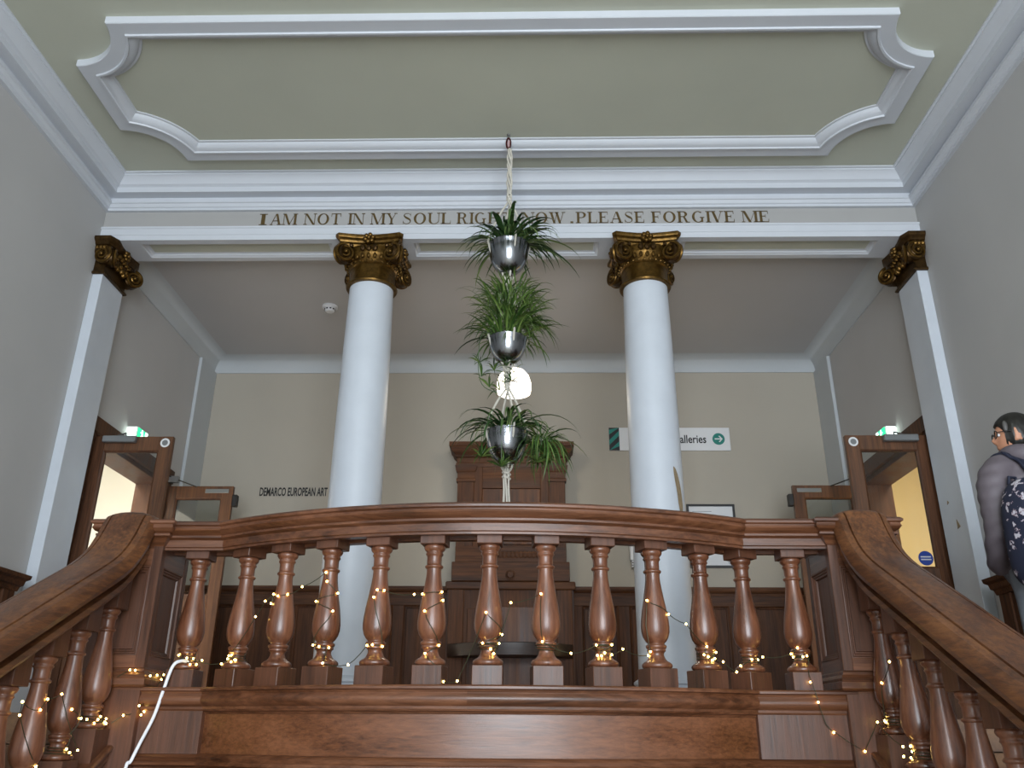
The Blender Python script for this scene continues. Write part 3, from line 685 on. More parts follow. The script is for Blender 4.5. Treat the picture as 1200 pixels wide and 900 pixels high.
# ------------------------------------------------------------ far wall: wainscot, cupboard, signs
w = thing('wainscot', 'dark oak wainscot panelling along the foot of the far wall', 'panelling', (0, YE, ZF))
for xa_, xb_ in ((-HW+.04, -.63), (.63, HW-.04)):
    MB().box(xa_, xb_, -.05, 0, 1.10, 1.22).obj('top_rail', DARKX, w, bevel=.003)
    MB().sweep([(Vector((xa_, 0, 1.2)), Vector((0, -1, 0)), Vector((0, 0, 1))), (Vector((xb_, 0, 1.2)), Vector((0, -1, 0)), Vector((0, 0, 1)))], [(0, 0), (.055, 0), (.06, .025), (.075, .035), (.085, .06), (.085, .085), (0, .09)]).obj('cap_rail', DARKX, w)
    MB().box(xa_, xb_, -.05, 0, 0, .2).obj('bottom_rail', DARKX, w, bevel=.003)
XS = [-3.33, -2.23, -1.13, -.66]
for s in (-1, 1):
    for x in XS:
        MB().box(s*-x-.055, s*-x+.055, -.05, 0, .2, 1.10).obj('stile', DARKZ, w, bevel=.004)
    for a, c in ((-3.33, -2.23), (-2.23, -1.13), (-1.13, -.66)):
        q0, q1 = sorted((s*-a, s*-c))
        p = MB().box(q0+.055, q1-.055, -.022, 0, .2, 1.10).obj('panel', DARKZ, w)
        fr = []
        for (u, zz), (du, dz_) in zip(((q0+.055, .2), (q1-.055, .2), (q1-.055, 1.10), (q0+.055, 1.10)), ((1, 1), (-1, 1), (-1, -1), (1, -1))):
            fr.append((Vector((u, 0, zz)), Vector((du, 0, dz_)), Vector((0, -1, 0))))
        MB().sweep(fr, [(0, .02), (0, .05), (.008, .045), (.014, .036), (.022, .034), (.028, .02)], cpath=True).obj('panel_moulding', DARKZ, p)
c = thing('cupboard', 'tall oak cupboard with heavy cornice and curved shelf against the far wall', 'cupboard', (0, YE, ZF))
Z = lambda a: a-ZF
MB().box(-.555, .555, -.25, 0, Z(1.44), Z(2.70)).obj('body', DARKZ, c)
MB().sweep(plan_frames([(-.555, 0), (-.555, -.25), (.555, -.25), (.555, 0)], 0), [(0, Z(2.56)), (.02, Z(2.56)), (.025, Z(2.60)), (.012, Z(2.61)), (.012, Z(2.66)), (.03, Z(2.67)), (.04, Z(2.70)), (.065, Z(2.72)), (.085, Z(2.765)), (.095, Z(2.77)), (.095, Z(2.815)), (0, Z(2.82))]).box(-.555, .555, -.25, 0, Z(2.6), Z(2.815)).obj('cornice', DARKX, c)
for s in (-1, 1):
    MB().box(s*.47-.085, s*.47+.085, -.275, -.2, Z(1.72), Z(2.57)).obj('side_pilaster', DARKZ, c, bevel=.004)
    MB().sweep(plan_frames([(s*.47-.085, -.2), (s*.47-.085, -.275), (s*.47+.085, -.275), (s*.47+.085, -.2)], 0), [(0, Z(2.40)), (.012, Z(2.40)), (.014, Z(2.43)), (.004, Z(2.44)), (.004, Z(2.50)), (.02, Z(2.52)), (.03, Z(2.57)), (0, Z(2.57))]).obj('pilaster_cap', DARKX, c)
MB().box(-.30, .30, -.262, -.2, Z(1.75), Z(2.33)).obj('door', FIGZ, c, bevel=.006)
for x0_, x1_ in ((-.385, -.30), (.30, .385)): MB().box(x0_, x1_, -.27, -.2, Z(1.72), Z(2.56)).obj('door_stile', DARKZ, c, bevel=.003)
MB().box(-.30, .30, -.27, -.2, Z(2.33), Z(2.56)).obj('door_rail', DARKX, c, bevel=.003)
cr_ = MB().box(-.555, .555, -.29, 0, Z(1.56), Z(1.73)).obj('carved_rail', DARKX, c, bevel=.004)
b = MB()
for i in range(14):
    x = -.27+i*.0415; b.ball((x, -.292, Z(1.645)), .03, 8, 6, (.9, .3, 1.2))
b.obj('carving', DARKX, cr_)
MB().box(-.585, .585, -.31, 0, Z(1.38), Z(1.57)).obj('plinth', DARKX, c, bevel=.006)
MB().lathe([(.001, 0), (.05, 0), (.052, .012), (.035, .018), (.03, .03), (.001, .034)], n=20).obj('knob', DARKZ, c).matrix_local = Matrix.Translation((0, -.31, Z(1.44))) @ Matrix.Rotation(PI/2, 4, 'X')
MB().box(-.62, .62, -.27, 0, 0, Z(1.38)).obj('lower_case', DARKZ, c)
MB().box(-.64, .64, -.3, 0, Z(1.30), Z(1.38)).obj('ledge', DARKX, c, bevel=.01)
MB().box(-.27, .27, -.285, -.2, Z(.35), Z(1.14)).obj('lower_panel', FIGZ, c, bevel=.006)
for s in (-1, 1):
    MB().box(s*.53-.075, s*.53+.075, -.295, -.2, Z(.1), Z(1.30)).obj('lower_pilaster', DARKZ, c, bevel=.006)
    MB().box(s*.37-.05, s*.37+.05, -.28, -.2, Z(.3), Z(1.12)).obj('narrow_panel', DARKZ, c, bevel=.006)
pts = [(-.60, -.27), (-.60, -.34), (-.40, -.52), (-.13, -.60), (.13, -.60), (.40, -.52), (.60, -.34), (.60, -.27)]
m = len(pts)
MB().add([(x, y, Z(.66)) for x, y in pts]+[(x, y, Z(.78)) for x, y in pts], [tuple(range(m)), tuple(range(m, 2*m))]+[(i, (i+1) % m, m+(i+1) % m, m+i) for i in range(m)]).obj('curved_shelf', wood('black_oak', '#120b07', '#22140d', '#332016', 'x', .4, 30, .1), c, bevel=.006)

def text_mesh(body, size, x, z, y, m, name, parent=None, sx=1.0, bold=0.0, align='LEFT', rot=None):
    cu = bpy.data.curves.new('t', 'FONT'); cu.body = body; cu.size = size; cu.offset = bold; cu.extrude = .001; cu.align_x = align; cu.resolution_u = 3
    o = bpy.data.objects.new('t', cu); COL.objects.link(o); me = bake(o); bpy.data.curves.remove(cu)
    for v in me.vertices:
        v.co = Vector((v.co.x*sx, -v.co.z, v.co.y))
    me.materials.clear(); me.materials.append(m)
    return link(name, me, parent, (x, y, z), rot)
def fit_text(body, x0, x1, z, h, y, m, name, parent=None, bold=0.0):
    o = text_mesh(body, h/.69, 0, 0, 0, m, name, parent, 1, bold)
    xs = [v.co.x for v in o.data.vertices]; k = (x1-x0)/(max(xs)-min(xs)); mn = min(xs)
    for v in o.data.vertices: v.co.x = (v.co.x-mn)*k
    o.location = (x0, y, z); return o
t = fit_text('DEMARCO EUROPEAN ART FOUNDATION', -2.695, -1.56, 2.319, .088, YE-.004, MTEXT, 'wall_lettering', None, .003)
tag(t, 'black condensed lettering on the far wall left of the left column', 'lettering')
sg = thing('gallery_sign', 'white board with teal arrow roundel on far wall behind the right column', 'sign', (1.7, YE, 2.82))
MB().box(-.65, .652, -.02, 0, 0, .26).obj('board', MSIGN, sg, bevel=.002)
MB().box(-.65, -.54, -.022, -.018, .001, .259).obj('striped_end', MTEXT, sg, smooth=0)
b = MB()
for k in range(3):
    a = -.06+k*.12
    cl_ = lambda p: (max(-.65, min(-.54, p[0])), p[1])
    pts = [(-.65, a), (-.54, a+.11), (-.54, a+.165), (-.65, a+.055)]
    pts = [(x, max(.001, min(.259, z_))) for x, z_ in pts]
    b.add([(x, -.0235, z_) for x, z_ in pts]+[(x, -.021, z_) for x, z_ in pts], [(0, 1, 2, 3), (4, 5, 6, 7), (0, 1, 5, 4), (1, 2, 6, 5), (2, 3, 7, 6), (3, 0, 4, 7)])
b.obj('teal_stripe', MTEAL, sg, smooth=0)
fit_text('Galleries', .04, .395, .086, .088, -.0215, MTEXT, 'lettering', sg, .002)
dk = MB(); m = 28; dk.add([((.529)+.066*math.cos(2*PI*i/m), -.0235, .13+.066*math.sin(2*PI*i/m)) for i in range(m)]+[((.529)+.066*math.cos(2*PI*i/m), -.019, .13+.066*math.sin(2*PI*i/m)) for i in range(m)], [tuple(range(m))]+[(i, (i+1) % m, m+(i+1) % m, m+i) for i in range(m)])
dk.obj('roundel', MTEAL, sg, smooth=0)
ar = MB()
for P in ([(.487, .123), (.555, .123), (.555, .137), (.487, .137)], [(.541, .166), (.573, .13), (.557, .13), (.528, .162)], [(.541, .094), (.573, .13), (.557, .13), (.528, .098)]):
    ar.add([(x, -.0255, z_) for x, z_ in P]+[(x, -.022, z_) for x, z_ in P], [(0, 1, 2, 3), (0, 1, 5, 4), (1, 2, 6, 5), (2, 3, 7, 6), (3, 0, 4, 7)])
ar.obj('arrow', MSIGN, sg, smooth=0)
po = thing('framed_notice', 'black framed printed notice on the far wall right of the right column', 'picture', (2.08, YE, 1.57))
fr = [(Vector((u, 0, zz)), Vector((du, 0, dz_)), Vector((0, -1, 0))) for (u, zz), (du, dz_) in zip(((-.25, 0), (.25, 0), (.25, .66), (-.25, .66)), ((1, 1), (-1, 1), (-1, -1), (1, -1)))]
MB().sweep(fr, [(0, 0), (0, .028), (.022, .028), (.022, 0)], cpath=True).obj('frame', MBLACK, po)
MB().box(-.235, .235, -.014, 0, .015, .645).obj('print', MPAPER, po, smooth=0)
b = MB()
for r_ in range(16):
    wd = random.uniform(.12, .36); b.box(-.19, -.19+wd, -.0155, -.0135, .58-.03*r_, .587-.03*r_)
b.ball((.15, -.014, .05), .014, 8, 6, (1, .2, 1)); b.obj('small_print', MALU, po, smooth=0)
bx = thing('leaflet_box', 'small white box with stacked leaflets on the wall by the right column', 'box', (1.29, YE, 1.56))
MB().box(-.075, .075, -.09, 0, .07, .24).obj('case', MWPL, bx, bevel=.006)
for k in range(3): MB().box(-.065, .07, -.1-.004*k, -.01, .0+.024*k, .014+.024*k).obj('leaflet', MPAPER, bx)

# smoke detector and pendant lamp
sd = thing('smoke_detector', 'round white smoke detector on the grey landing ceiling', 'smoke detector', (-1.785, 7.436, ZI))
MB().lathe([(.001, -.001), (.075, -.001), (.077, -.018), (.068, -.024), (.066, -.03), (.001, -.03)], n=28).obj('base', MWPL, sd)
MB().lathe([(.001, -.026), (.05, -.026), (.055, -.032), (.05, -.05), (.036, -.062), (.001, -.064)], n=24).obj('sensor_head', MWPL, sd)
b = MB()
for i in range(10):
    a = 2*PI*i/10; b.cbox((.052*math.cos(a), .052*math.sin(a), -.042), (.003, .009, .006), a)
b.obj('vent_slot', MBLACK, sd)
lp = thing('pendant_lamp', 'lit white dome pendant lamp hanging behind the plants', 'lamp', (.045, 7.4, ZI))
MB().lathe([(.001, 0), (.06, 0), (.058, -.02), (.02, -.03), (.001, -.03)], n=20).obj('ceiling_rose', MWPL, lp)
MB().tube([(0, 0, -.02), (0, 0, -.70)], .006).obj('flex', MWPL, lp)
MSHADE = emis('lit_opal_glass', '#fff2dc', 5.5)
MB().lathe([(.02, -.69), (.05, -.70), (.10, -.725), (.14, -.775), (.16, -.84), (.163, -.90), (.155, -.945), (.148, -.945), (.150, -.90), (.148, -.84), (.13, -.78), (.09, -.735), (.02, -.71)], n=32).obj('shade', MSHADE, lp)
light('pendant_bulb', 'POINT', (.045, 7.4, ZI-.90), 20, (1, .88, .70), radius=.06)

# ------------------------------------------------------------ doors
for s, nm in ((-1, 'left'), (1, 'right')):
    b = MB()
    b.box(HW-.02, HW+.24, 6.46, 6.53, ZF, 2.27).box(HW-.02, HW+.24, 7.87, 7.94, ZF, 2.27).box(HW-.02, HW+.24, 6.46, 7.94, 2.2, 2.28)
    b.box(HW-.045, HW, 6.37, 6.49, ZF, 2.33).box(HW-.045, HW, 7.91, 8.03, ZF, 2.33).box(HW-.06, HW, 6.37, 8.03, 2.24, 2.37)
    if s < 0: b.mirror()
    struct(b.obj('trim_9' if s < 0 else 'trim_10', DARKZ, bevel=.004), f'dark wooden frame around the {nm} doorway')
def leaf(n, s, y, far, lab):
    x_h = HW-.03; wdt = .66
    t = thing(f'door_{n}', lab, None, (s*x_h, y, ZF+.01), None, 'structure')
    H_ = 2.115
    def X(mb):
        mb.v = [(-s*a, c, d) for a, c, d in mb.v]; return mb
    X(MB().box(0, .105, -.022, .022, 0, H_)).obj('hinge_stile', DARKZ if not far else DOORM, t, bevel=.003)
    X(MB().box(wdt-.105, wdt, -.022, .022, 0, H_)).obj('lock_stile', DOORM, t, bevel=.003)
    X(MB().box(.105, wdt-.105, -.021, .021, H_-.12, H_)).obj('top_rail', DOORM, t, bevel=.003)
    X(MB().box(.105, wdt-.105, -.021, .021, .82, 1.07)).obj('middle_rail', DOORM, t, bevel=.003)
    X(MB().box(.105, wdt-.105, -.021, .021, 0, .2)).obj('bottom_rail', DOORM, t, bevel=.003)
    X(MB().box(.105, wdt-.105, -.012, .012, .2, .82)).obj('panel', DOORM, t, bevel=.003)
    g = MB(); fr = []
    for (u, zz), (du, dz_) in zip(((.105, 1.07), (wdt-.105, 1.07), (wdt-.105, H_-.12), (.105, H_-.12)), ((1, 1), (-1, 1), (-1, -1), (1, -1))):
        fr.append((Vector((u, 0, zz)), Vector((du, 0, dz_)), Vector((0, -1, 0))))
    g.sweep(fr, [(0, -.018), (0, .018), (.012, .012), (.014, -.012)], cpath=True); X(g).obj('glazing_bead', DARKZ, t)
    X(MB().box(.10, wdt-.10, -.002, .002, 1.065, H_-.115)).obj('pane', MGLASS, t, smooth=0)
    if not far:
        cl_ = X(MB().box(.10, .37, -.07, -.022, H_-.06, H_-.005)).obj('door_closer', MALU, t, bevel=.006)
        X(MB().tube([(.28, -.045, H_-.002), (.28, -.045, H_+.02), (.06, .12, H_+.03)], .007)).obj('closer_arm', MALU, cl_)
        st_ = X(MB().lathe([(.001, 0), (.038, 0), (.038, .003), (.001, .003)], n=24))
        st_.v = [(a, -c2, b2) for a, b2, c2 in st_.v]
        o = st_.obj('round_notice', MSIGN, t); o.location = (-s*(wdt-.06), -.0225, H_-.055)
        k_ = MB().lathe([(.018, .0028), (.024, .0028), (.024, .0042), (.018, .0042)], n=20); k_.v = [(a, -c2, b2) for a, b2, c2 in k_.v]
        k_.obj('ring_print', MALU, o)
        if s > 0:
            q = MB().lathe([(.001, 0), (.055, 0), (.055, .002), (.001, .002)], n=28); q.v = [(a, -c2, b2) for a, b2, c2 in q.v]
            o = q.obj('blue_disc', MBLUE, t); o.location = (-s*.185, -.0025, 1.07+.075); tag(o, 'blue round sticker with white print')
            for zz in (-.014, .006):
                MB().box(-.038, .038, -.003, -.0022, zz, zz+.009).obj('print_line', MSIGN, o)
    else:
        cl_ = X(MB().box(wdt-.27, wdt-.04, -.03, -.021, H_-.07, H_-.03)).obj('closer_plate', MALU, t, bevel=.002)
        X(MB().tube([(.30, -.03, H_-.01), (.10, -.05, H_+.06), (0, -.08, H_+.10)], .006)).obj('closer_arm', MBLACK, t)
        X(MB().box(.0, .12, -.07, -.02, H_+.03, H_+.09)).obj('closer_box', MALU, t)
        X(MB().box(wdt, wdt+.05, -.03, .03, H_-.2, H_-.085)).obj('magnet_plate', MBLACK, t, bevel=.006)
leaf(1, -1, 6.48, False, 'near left oak glazed door leaf standing open, silver disc at its corner')
leaf(2, -1, 7.98, True, 'far left oak glazed door leaf standing open toward the far wall')
leaf(3, 1, 6.45, False, 'near right oak glazed door leaf standing open with a blue round sticker')
leaf(4, 1, 7.92, True, 'far right oak glazed door leaf standing open toward the far wall')
MEXIT = emis('exit_sign_glow', '#35d08a', 2.2); MEXW = emis('exit_sign_white', '#e8fff2', 5)
for s, nm in ((-1, 'left'), (1, 'right')):
    t = thing('exit_sign', f'small lit green exit sign above the {nm} doorway', 'sign', (s*HW, 7.14, 2.40), 'lit exit signs above the doors')
    MB().box(-.05, .05, -.10, .10, 0, .10).obj('case', MWPL, t, bevel=.004, loc=(-s*.045, 0, 0))
    MB().box(-.004, .004, -.095, .095, .008, .092).obj('green_face', MEXIT, t, loc=(-s*.097, 0, 0))
    MB().box(-.04, .04, -.003, .003, .01, .09).obj('lit_end', MEXW, t, loc=(-s*.045, -.103, 0))
    b = MB(); b.ball((0, -.03, .098), .012, 8, 6, (.3, 1, 1)); b.tube([(0, -.03, .085), (0, -.02, .055), (0, -.045, .025)], .008, 6); b.tube([(0, -.02, .055), (0, .01, .03)], .008, 6); b.tube([(0, -.03, .08), (0, -.06, .07)], .006, 6); b.box(-.003, .003, .06, .11, .02, .11)
    b.v = [(x, y*.75, z_*.8) for x, y, z_ in b.v]; b.obj('running_figure', MEXW, t, loc=(-s*.103, 0, 0))

# ------------------------------------------------------------ hanging plants
PXc, PYc = .045, 5.36
hk = thing('ceiling_hook', 'dark red clip hooked to the ceiling above the hanging plants', 'hook', (PXc-.01, PYc, ZC))
MB().lathe([(.001, 0), (.014, 0), (.012, -.012), (.004, -.016), (.004, -.04), (.001, -.04)], n=12).obj('screw_eye', MALU, hk)
MRED = mat('dark_red_metal', '#4a1a18', .4, metal=.5)
b = MB(); b.tube([(.016*math.cos(a), 0, -.085+.05*math.sin(a)) for a in [2*PI*i/20 for i in range(21)]], .007, 8); b.obj('carabiner', MRED, hk)
MB().box(-.006, .010, -.008, .008, -.12, -.06).obj('tag', mat('pink_tag', '#b09090', .5), hk, bevel=.002)
POTS = [(3.30, .148, .24), (2.545, .132, .19), (1.86, .14, .23)]
rope = thing('macrame_hanger', 'white knotted cord hanger holding three steel pots one below another', 'plant hanger', (PXc, PYc, ZC-.14))
z0 = ZC-.14
def strand(pts, r, name, n=6):
    return MB().tube([(a, c_, e-z0) for a, c_, e in pts], r, n).obj(name, MROPE, rope)
tops = [(z0, 3.72), (3.04, 2.80), (2.34, 2.20)]
for (ztop, zsplit), (zr, rr, hh) in zip(tops, POTS):
    # twisted gathered cord
    for k in range(4):
        pts = []
        for i in range(25):
            t_ = i/24; zz = ztop+(zsplit-ztop)*t_; a = k*PI/2+t_*9; q = .008+.010*abs(math.sin(t_*7))
            pts.append((q*math.cos(a), q*math.sin(a), zz))
        a = k*PI/2-1.22
        pts += [(rr*.55*math.cos(a), rr*.55*math.sin(a), (zsplit+zr)/2+.03)]
        for t_ in range(9):
            u = t_/8; th = u*1.25; q = rr*1.05*math.cos(min(1.35, u*1.45)); pts.append((q*math.cos(a), q*math.sin(a), zr+.03-(hh+.05)*u))
        pts.append((.012*math.cos(a), .012*math.sin(a), zr-hh-.05))
        strand(spline(pts[:1]+pts[1:24:3]+pts[24:], 3), .0078, 'cord')
    strand([(.024*math.cos(a)*q, .024*math.sin(a)*q, zr-hh-.035-.03*i/6) for i, (a, q) in enumerate([(2*PI*j/6, 1) for j in range(13)])], .008, 'knot')
    strand([(.7*.024*math.cos(a), .7*.024*math.sin(a), zsplit+.03-.03*i/6) for i, a in enumerate([2*PI*j/6 for j in range(13)])], .007, 'knot')
for k in range(5):
    a = k*1.256; strand(spline([(.008*math.cos(a), .008*math.sin(a), 1.62), (.018*math.cos(a+.5), .018*math.sin(a+.5), 1.55), (.016*math.cos(a+1), .016*math.sin(a+1), 1.46), (.022*math.cos(a+1.2), .022*math.sin(a+1.2), 1.36)], 5), .0065, 'tail_cord')
def leaf_mesh(L, wd, e0, e1, m, n=8, twist=0, curl=1.6, yaw=0):
    mb = MB(); p = Vector((0, 0, 0)); vs = []; fs = []
    for i in range(n+1):
        t_ = i/n; e = e0+(e1-e0)*t_**curl*1.0; hd = yaw*t_*t_
        d_ = Vector((math.cos(e)*math.cos(hd), math.cos(e)*math.sin(hd), math.sin(e)))
        side_ = Vector((-math.sin(hd), math.cos(hd), 0)); up_ = d_.cross(side_)*-1
        w_ = wd*(.35+.65*math.sin(min(1, t_*1.9+.12)*PI/2))*(1-t_**3)+.0003
        vs += [p-side_*w_+up_*w_*.35, p, p+side_*w_+up_*w_*.35]
        p = p+d_*(L/n)
    for i in range(n):
        for j in (0, 1): fs.append((i*3+j, i*3+j+1, i*3+j+4, i*3+j+3))
    mb.add(vs, fs); return mb.mesh('leaf', m, smooth=80)
rd = random.Random(5)
ARCH = [leaf_mesh(rd.uniform(.36, .54), rd.uniform(.0095, .0135), math.radians(rd.uniform(48, 84)), math.radians(rd.uniform(-105, -68)), MLEAF, 9, curl=rd.uniform(.65, 1.15), yaw=rd.uniform(-.4, .4)) for _ in range(14)]
FINE = [leaf_mesh(rd.uniform(.24, .40), rd.uniform(.0055, .0085), math.radians(rd.uniform(30, 88)), math.radians(rd.uniform(-95, -10)), MLEAF2, 7, curl=rd.uniform(.7, 1.6), yaw=rd.uniform(-.7, .7)) for _ in range(16)]
HANG = [leaf_mesh(rd.uniform(.26, .42), rd.uniform(.0055, .008), math.radians(rd.uniform(-20, 30)), math.radians(rd.uniform(-95, -75)), MLEAF2, 7, curl=rd.uniform(.5, .9), yaw=rd.uniform(-.6, .6)) for _ in range(10)]
TINY = [leaf_mesh(rd.uniform(.08, .15), rd.uniform(.0036, .0056), math.radians(rd.uniform(10, 80)), math.radians(rd.uniform(-85, -30)), MLEAF2, 5, yaw=rd.uniform(-.5, .5)) for _ in range(8)]
def pot(label, zr, rr, hh):
    t = thing('potted_spider_plant', label, 'potted plant', (PXc, PYc, zr), 'spider plants in the cord hanger')
    MB().lathe([(.001, -hh), (rr*.25, -hh*.985), (rr*.46, -hh*.91), (rr*.66, -hh*.78), (rr*.82, -hh*.61), (rr*.93, -hh*.4), (rr*.98, -hh*.2), (rr, -.012), (rr*1.04, -.004), (rr*1.04, 0), (rr*.97, 0), (rr*.93, -.03), (rr*.5, -.05), (.001, -.05)], n=36).obj('pot', MSTEEL, t, smooth=40)
    MB().lathe([(.001, -.035), (rr*.9, -.035), (rr*.9, -.05), (.001, -.05)], n=20).obj('soil', MSOIL, t)
    return t
def leaves(t, pool, n, r0, z=-.03, a0=0, a1=2*PI, s0=.8, s1=1.15, cx=0, cyy=0, tilt=.12):
    for i in range(n):
        a = a0+(a1-a0)*(i+rd.random())/n; q = r0*math.sqrt(rd.random())
        link('leaf', pool[rd.randrange(len(pool))], t, (cx+q*math.cos(a), cyy+q*math.sin(a), z), (rd.uniform(-tilt, tilt), rd.uniform(-tilt, tilt), a+rd.uniform(-.5, .5)), rd.uniform(s0, s1))
t = pot('top spider plant of the three, arching dark leaves over the frieze', *POTS[0]); leaves(t, ARCH, 84, .09, s0=.66, s1=1.08); leaves(t, ARCH, 18, .10, a0=-1.4, a1=1.0, s0=.9, s1=1.35)
leaves(t, ARCH, 14, .05, a0=-2.5, a1=-.6, cyy=-.08, s0=.55, s1=.8)
t = pot('middle spider plant of the three, bushiest with fine bright leaves', *POTS[1])
leaves(t, FINE, 60, .10, s0=.85, s1=1.2); leaves(t, FINE, 70, .14, z=.10, s0=.7, s1=1.05, tilt=.4); leaves(t, FINE, 70, .16, z=.22, s0=.6, s1=.95, tilt=.5); leaves(t, FINE, 45, .15, z=.32, s0=.5, s1=.8, tilt=.5)
leaves(t, ARCH, 14, .07, a0=2.2, a1=4.2, s0=.6, s1=.9); leaves(t, HANG, 16, .12, z=.12, a0=-.8, a1=.8, s0=.6, s1=1.0)
dn = MB()
for i in range(430):
    lf = FINE[rd.randrange(16)] if rd.random() < .6 else HANG[rd.randrange(10)]
    a = rd.uniform(0, 2*PI); q = rd.random()**.5; zz = rd.uniform(.02, .40); w_ = math.sin(PI*min(1, max(.15, zz/.44)))**.5
    Mx = Matrix.Translation((.04+.15*q*w_*math.cos(a), .13*q*w_*math.sin(a), zz)) @ Matrix.Rotation(a+rd.uniform(-.7, .7), 4, 'Z') @ Matrix.Rotation(rd.uniform(-.4, .4), 4, 'X') @ Matrix.Scale(rd.uniform(.4, .78), 4)
    dn.add([Mx @ v.co for v in lf.vertices], [tuple(p.vertices) for p in lf.polygons])
dn.obj('dense_foliage', MLEAF2, t, smooth=80)['kind'] = 'stuff'
# trailing runner with plantlets on the left of the middle pot
rn = MB().tube(spline([(-.06, -.05, -.02), (-.17, -.07, .02), (-.20, -.06, -.18), (-.17, -.05, -.36), (-.06, -.04, -.42)], 5), .0028, 5).obj('runner', MLEAF2, t)
for (x, y, zz) in ((-.19, -.06, -.20), (-.175, -.05, -.30), (-.12, -.05, -.38), (-.05, -.04, -.40), (-.02, -.03, -.34), (.03, -.04, -.33), (-.09, -.06, -.26), (0.0, -.09, -.24), (.05, -.05, -.27)):
    for i in range(9):
        link('leaf', TINY[rd.randrange(8)], t, (x, y, zz), (rd.uniform(-.5, .5), rd.uniform(-.5, .5), rd.uniform(0, 6.28)), rd.uniform(.7, 1.2))
t = pot('bottom spider plant of the three, broad leaves and trailing plantlets', *POTS[2]); leaves(t, ARCH, 70, .09, s0=.66, s1=1.05); leaves(t, ARCH, 16, .05, a0=-2.6, a1=-.5, cyy=-.08, s0=.55, s1=.85)
leaves(t, HANG, 70, .07, z=-.06, s0=.6, s1=1.1, cx=.22, cyy=-.03, tilt=.4); leaves(t, FINE, 40, .07, z=-.12, s0=.4, s1=.75, cx=.22, cyy=-.03, tilt=.5)
for (x, zz) in ((-.16, -.20), (-.03, -.27), (.27, -.22), (.2, -.24)):
    MB().tube(spline([(x*.5, -.08, 0), (x*.95, -.12, .03), (x, -.12, zz*.5), (x, -.10, zz)], 5), .002, 5).obj('runner', MLEAF2, t)
    for i in range(30):
        link('leaf', TINY[rd.randrange(8)], t, (x, -.10, zz), (rd.uniform(-.5, .5), rd.uniform(-.5, .5), rd.uniform(0, 6.28)), rd.uniform(.8, 1.4))

# ------------------------------------------------------------ fairy lights and cable
LED = MB().ball((0, 0, 0), .0055, 8, 6).mesh('bulb', MLED)
ARCL = [(-1.713, 4.789, 0.368), (-1.651, 4.739, 0.337), (-1.615, 4.712, 0.319), (-1.568, 4.679, 0.322), (-1.531, 4.653, 0.342), (-1.646, 4.736, 0.353), (-1.597, 4.7, 0.351), (-1.423, 4.583, 0.32), (-1.362, 4.546, 0.346), (-1.337, 4.532, 0.363), (-1.313, 4.519, 0.339), (-1.334, 4.53, 0.329), (-1.306, 4.515, 0.338), (-1.369, 4.55, 0.362), (-1.215, 4.467, 0.545), (-1.167, 4.444, 0.62), (-1.131, 4.427, 0.658), (-1.131, 4.427, 0.61), (-1.094, 4.41, 0.645), (-1.037, 4.386, 0.655), (-0.958, 4.355, 0.68), (-0.833, 4.311, 0.751), (-0.823, 4.308, 0.705), (-0.758, 4.288, 0.649), (-0.884, 4.328, 0.608), (-0.777, 4.294, 0.557), (-0.882, 4.327, 0.396), (-0.835, 4.312, 0.387), (-0.781, 4.295, 0.382), (-0.807, 4.303, 0.307), (-0.674, 4.265, 0.297), (-0.586, 4.244, 0.388), (-0.559, 4.238, 0.39), (-0.508, 4.228, 0.384), (-0.568, 4.24, 0.615), (-0.553, 4.237, 0.651), (-0.516, 4.229, 0.65), (-0.364, 4.204, 0.622), (-0.324, 4.199, 0.629), (-0.227, 4.19, 0.639), (-0.22, 4.189, 0.598), (-0.309, 4.198, 0.543), (-0.232, 4.19, 0.387), (-0.297, 4.196, 0.348), (-0.203, 4.188, 0.222), (-0.139, 4.184, 0.222), (-0.01, 4.18, 0.535), (0.075, 4.181, 0.439), (-0.024, 4.18, 0.395), (0.055, 4.181, 0.396), (0.015, 4.18, 0.368), (0.03, 4.18, 0.349), (0.109, 4.182, 0.581), (0.254, 4.192, 0.629), (0.26, 4.192, 0.405), (0.396, 4.209, 0.351), (0.518, 4.23, 0.395), (0.594, 4.246, 0.397), (0.522, 4.231, 0.348), (0.558, 4.238, 0.359), (0.542, 4.235, 0.345), (0.592, 4.245, 0.353), (0.647, 4.258, 0.376), (0.77, 4.292, 0.357), (0.783, 4.295, 0.373), (0.779, 4.294, 0.617), (0.894, 4.331, 0.553), (0.976, 4.361, 0.506), (1.078, 4.403, 0.406), (1.06, 4.395, 0.368), (1.082, 4.405, 0.358), (1.103, 4.414, 0.342), (1.13, 4.426, 0.381), (1.141, 4.432, 0.351), (1.161, 4.441, 0.334), (1.231, 4.475, 0.289), (1.255, 4.487, 0.325), (1.325, 4.526, 0.356), (1.382, 4.558, 0.357), (1.39, 4.563, 0.368), (1.571, 4.681, 0.386), (1.617, 4.714, 0.413), (1.583, 4.689, 0.37), (1.647, 4.736, 0.37), (1.673, 4.757, 0.374)]
BPZ = sorted((zv(v), r) for r, v in BP)
def rad_at(z):
    for (z0_, r0_), (z1_, r1_) in zip(BPZ, BPZ[1:]):
        if z0_ <= z <= z1_: return r0_+(r1_-r0_)*(z-z0_)/max(1e-6, z1_-z0_)
    return .073
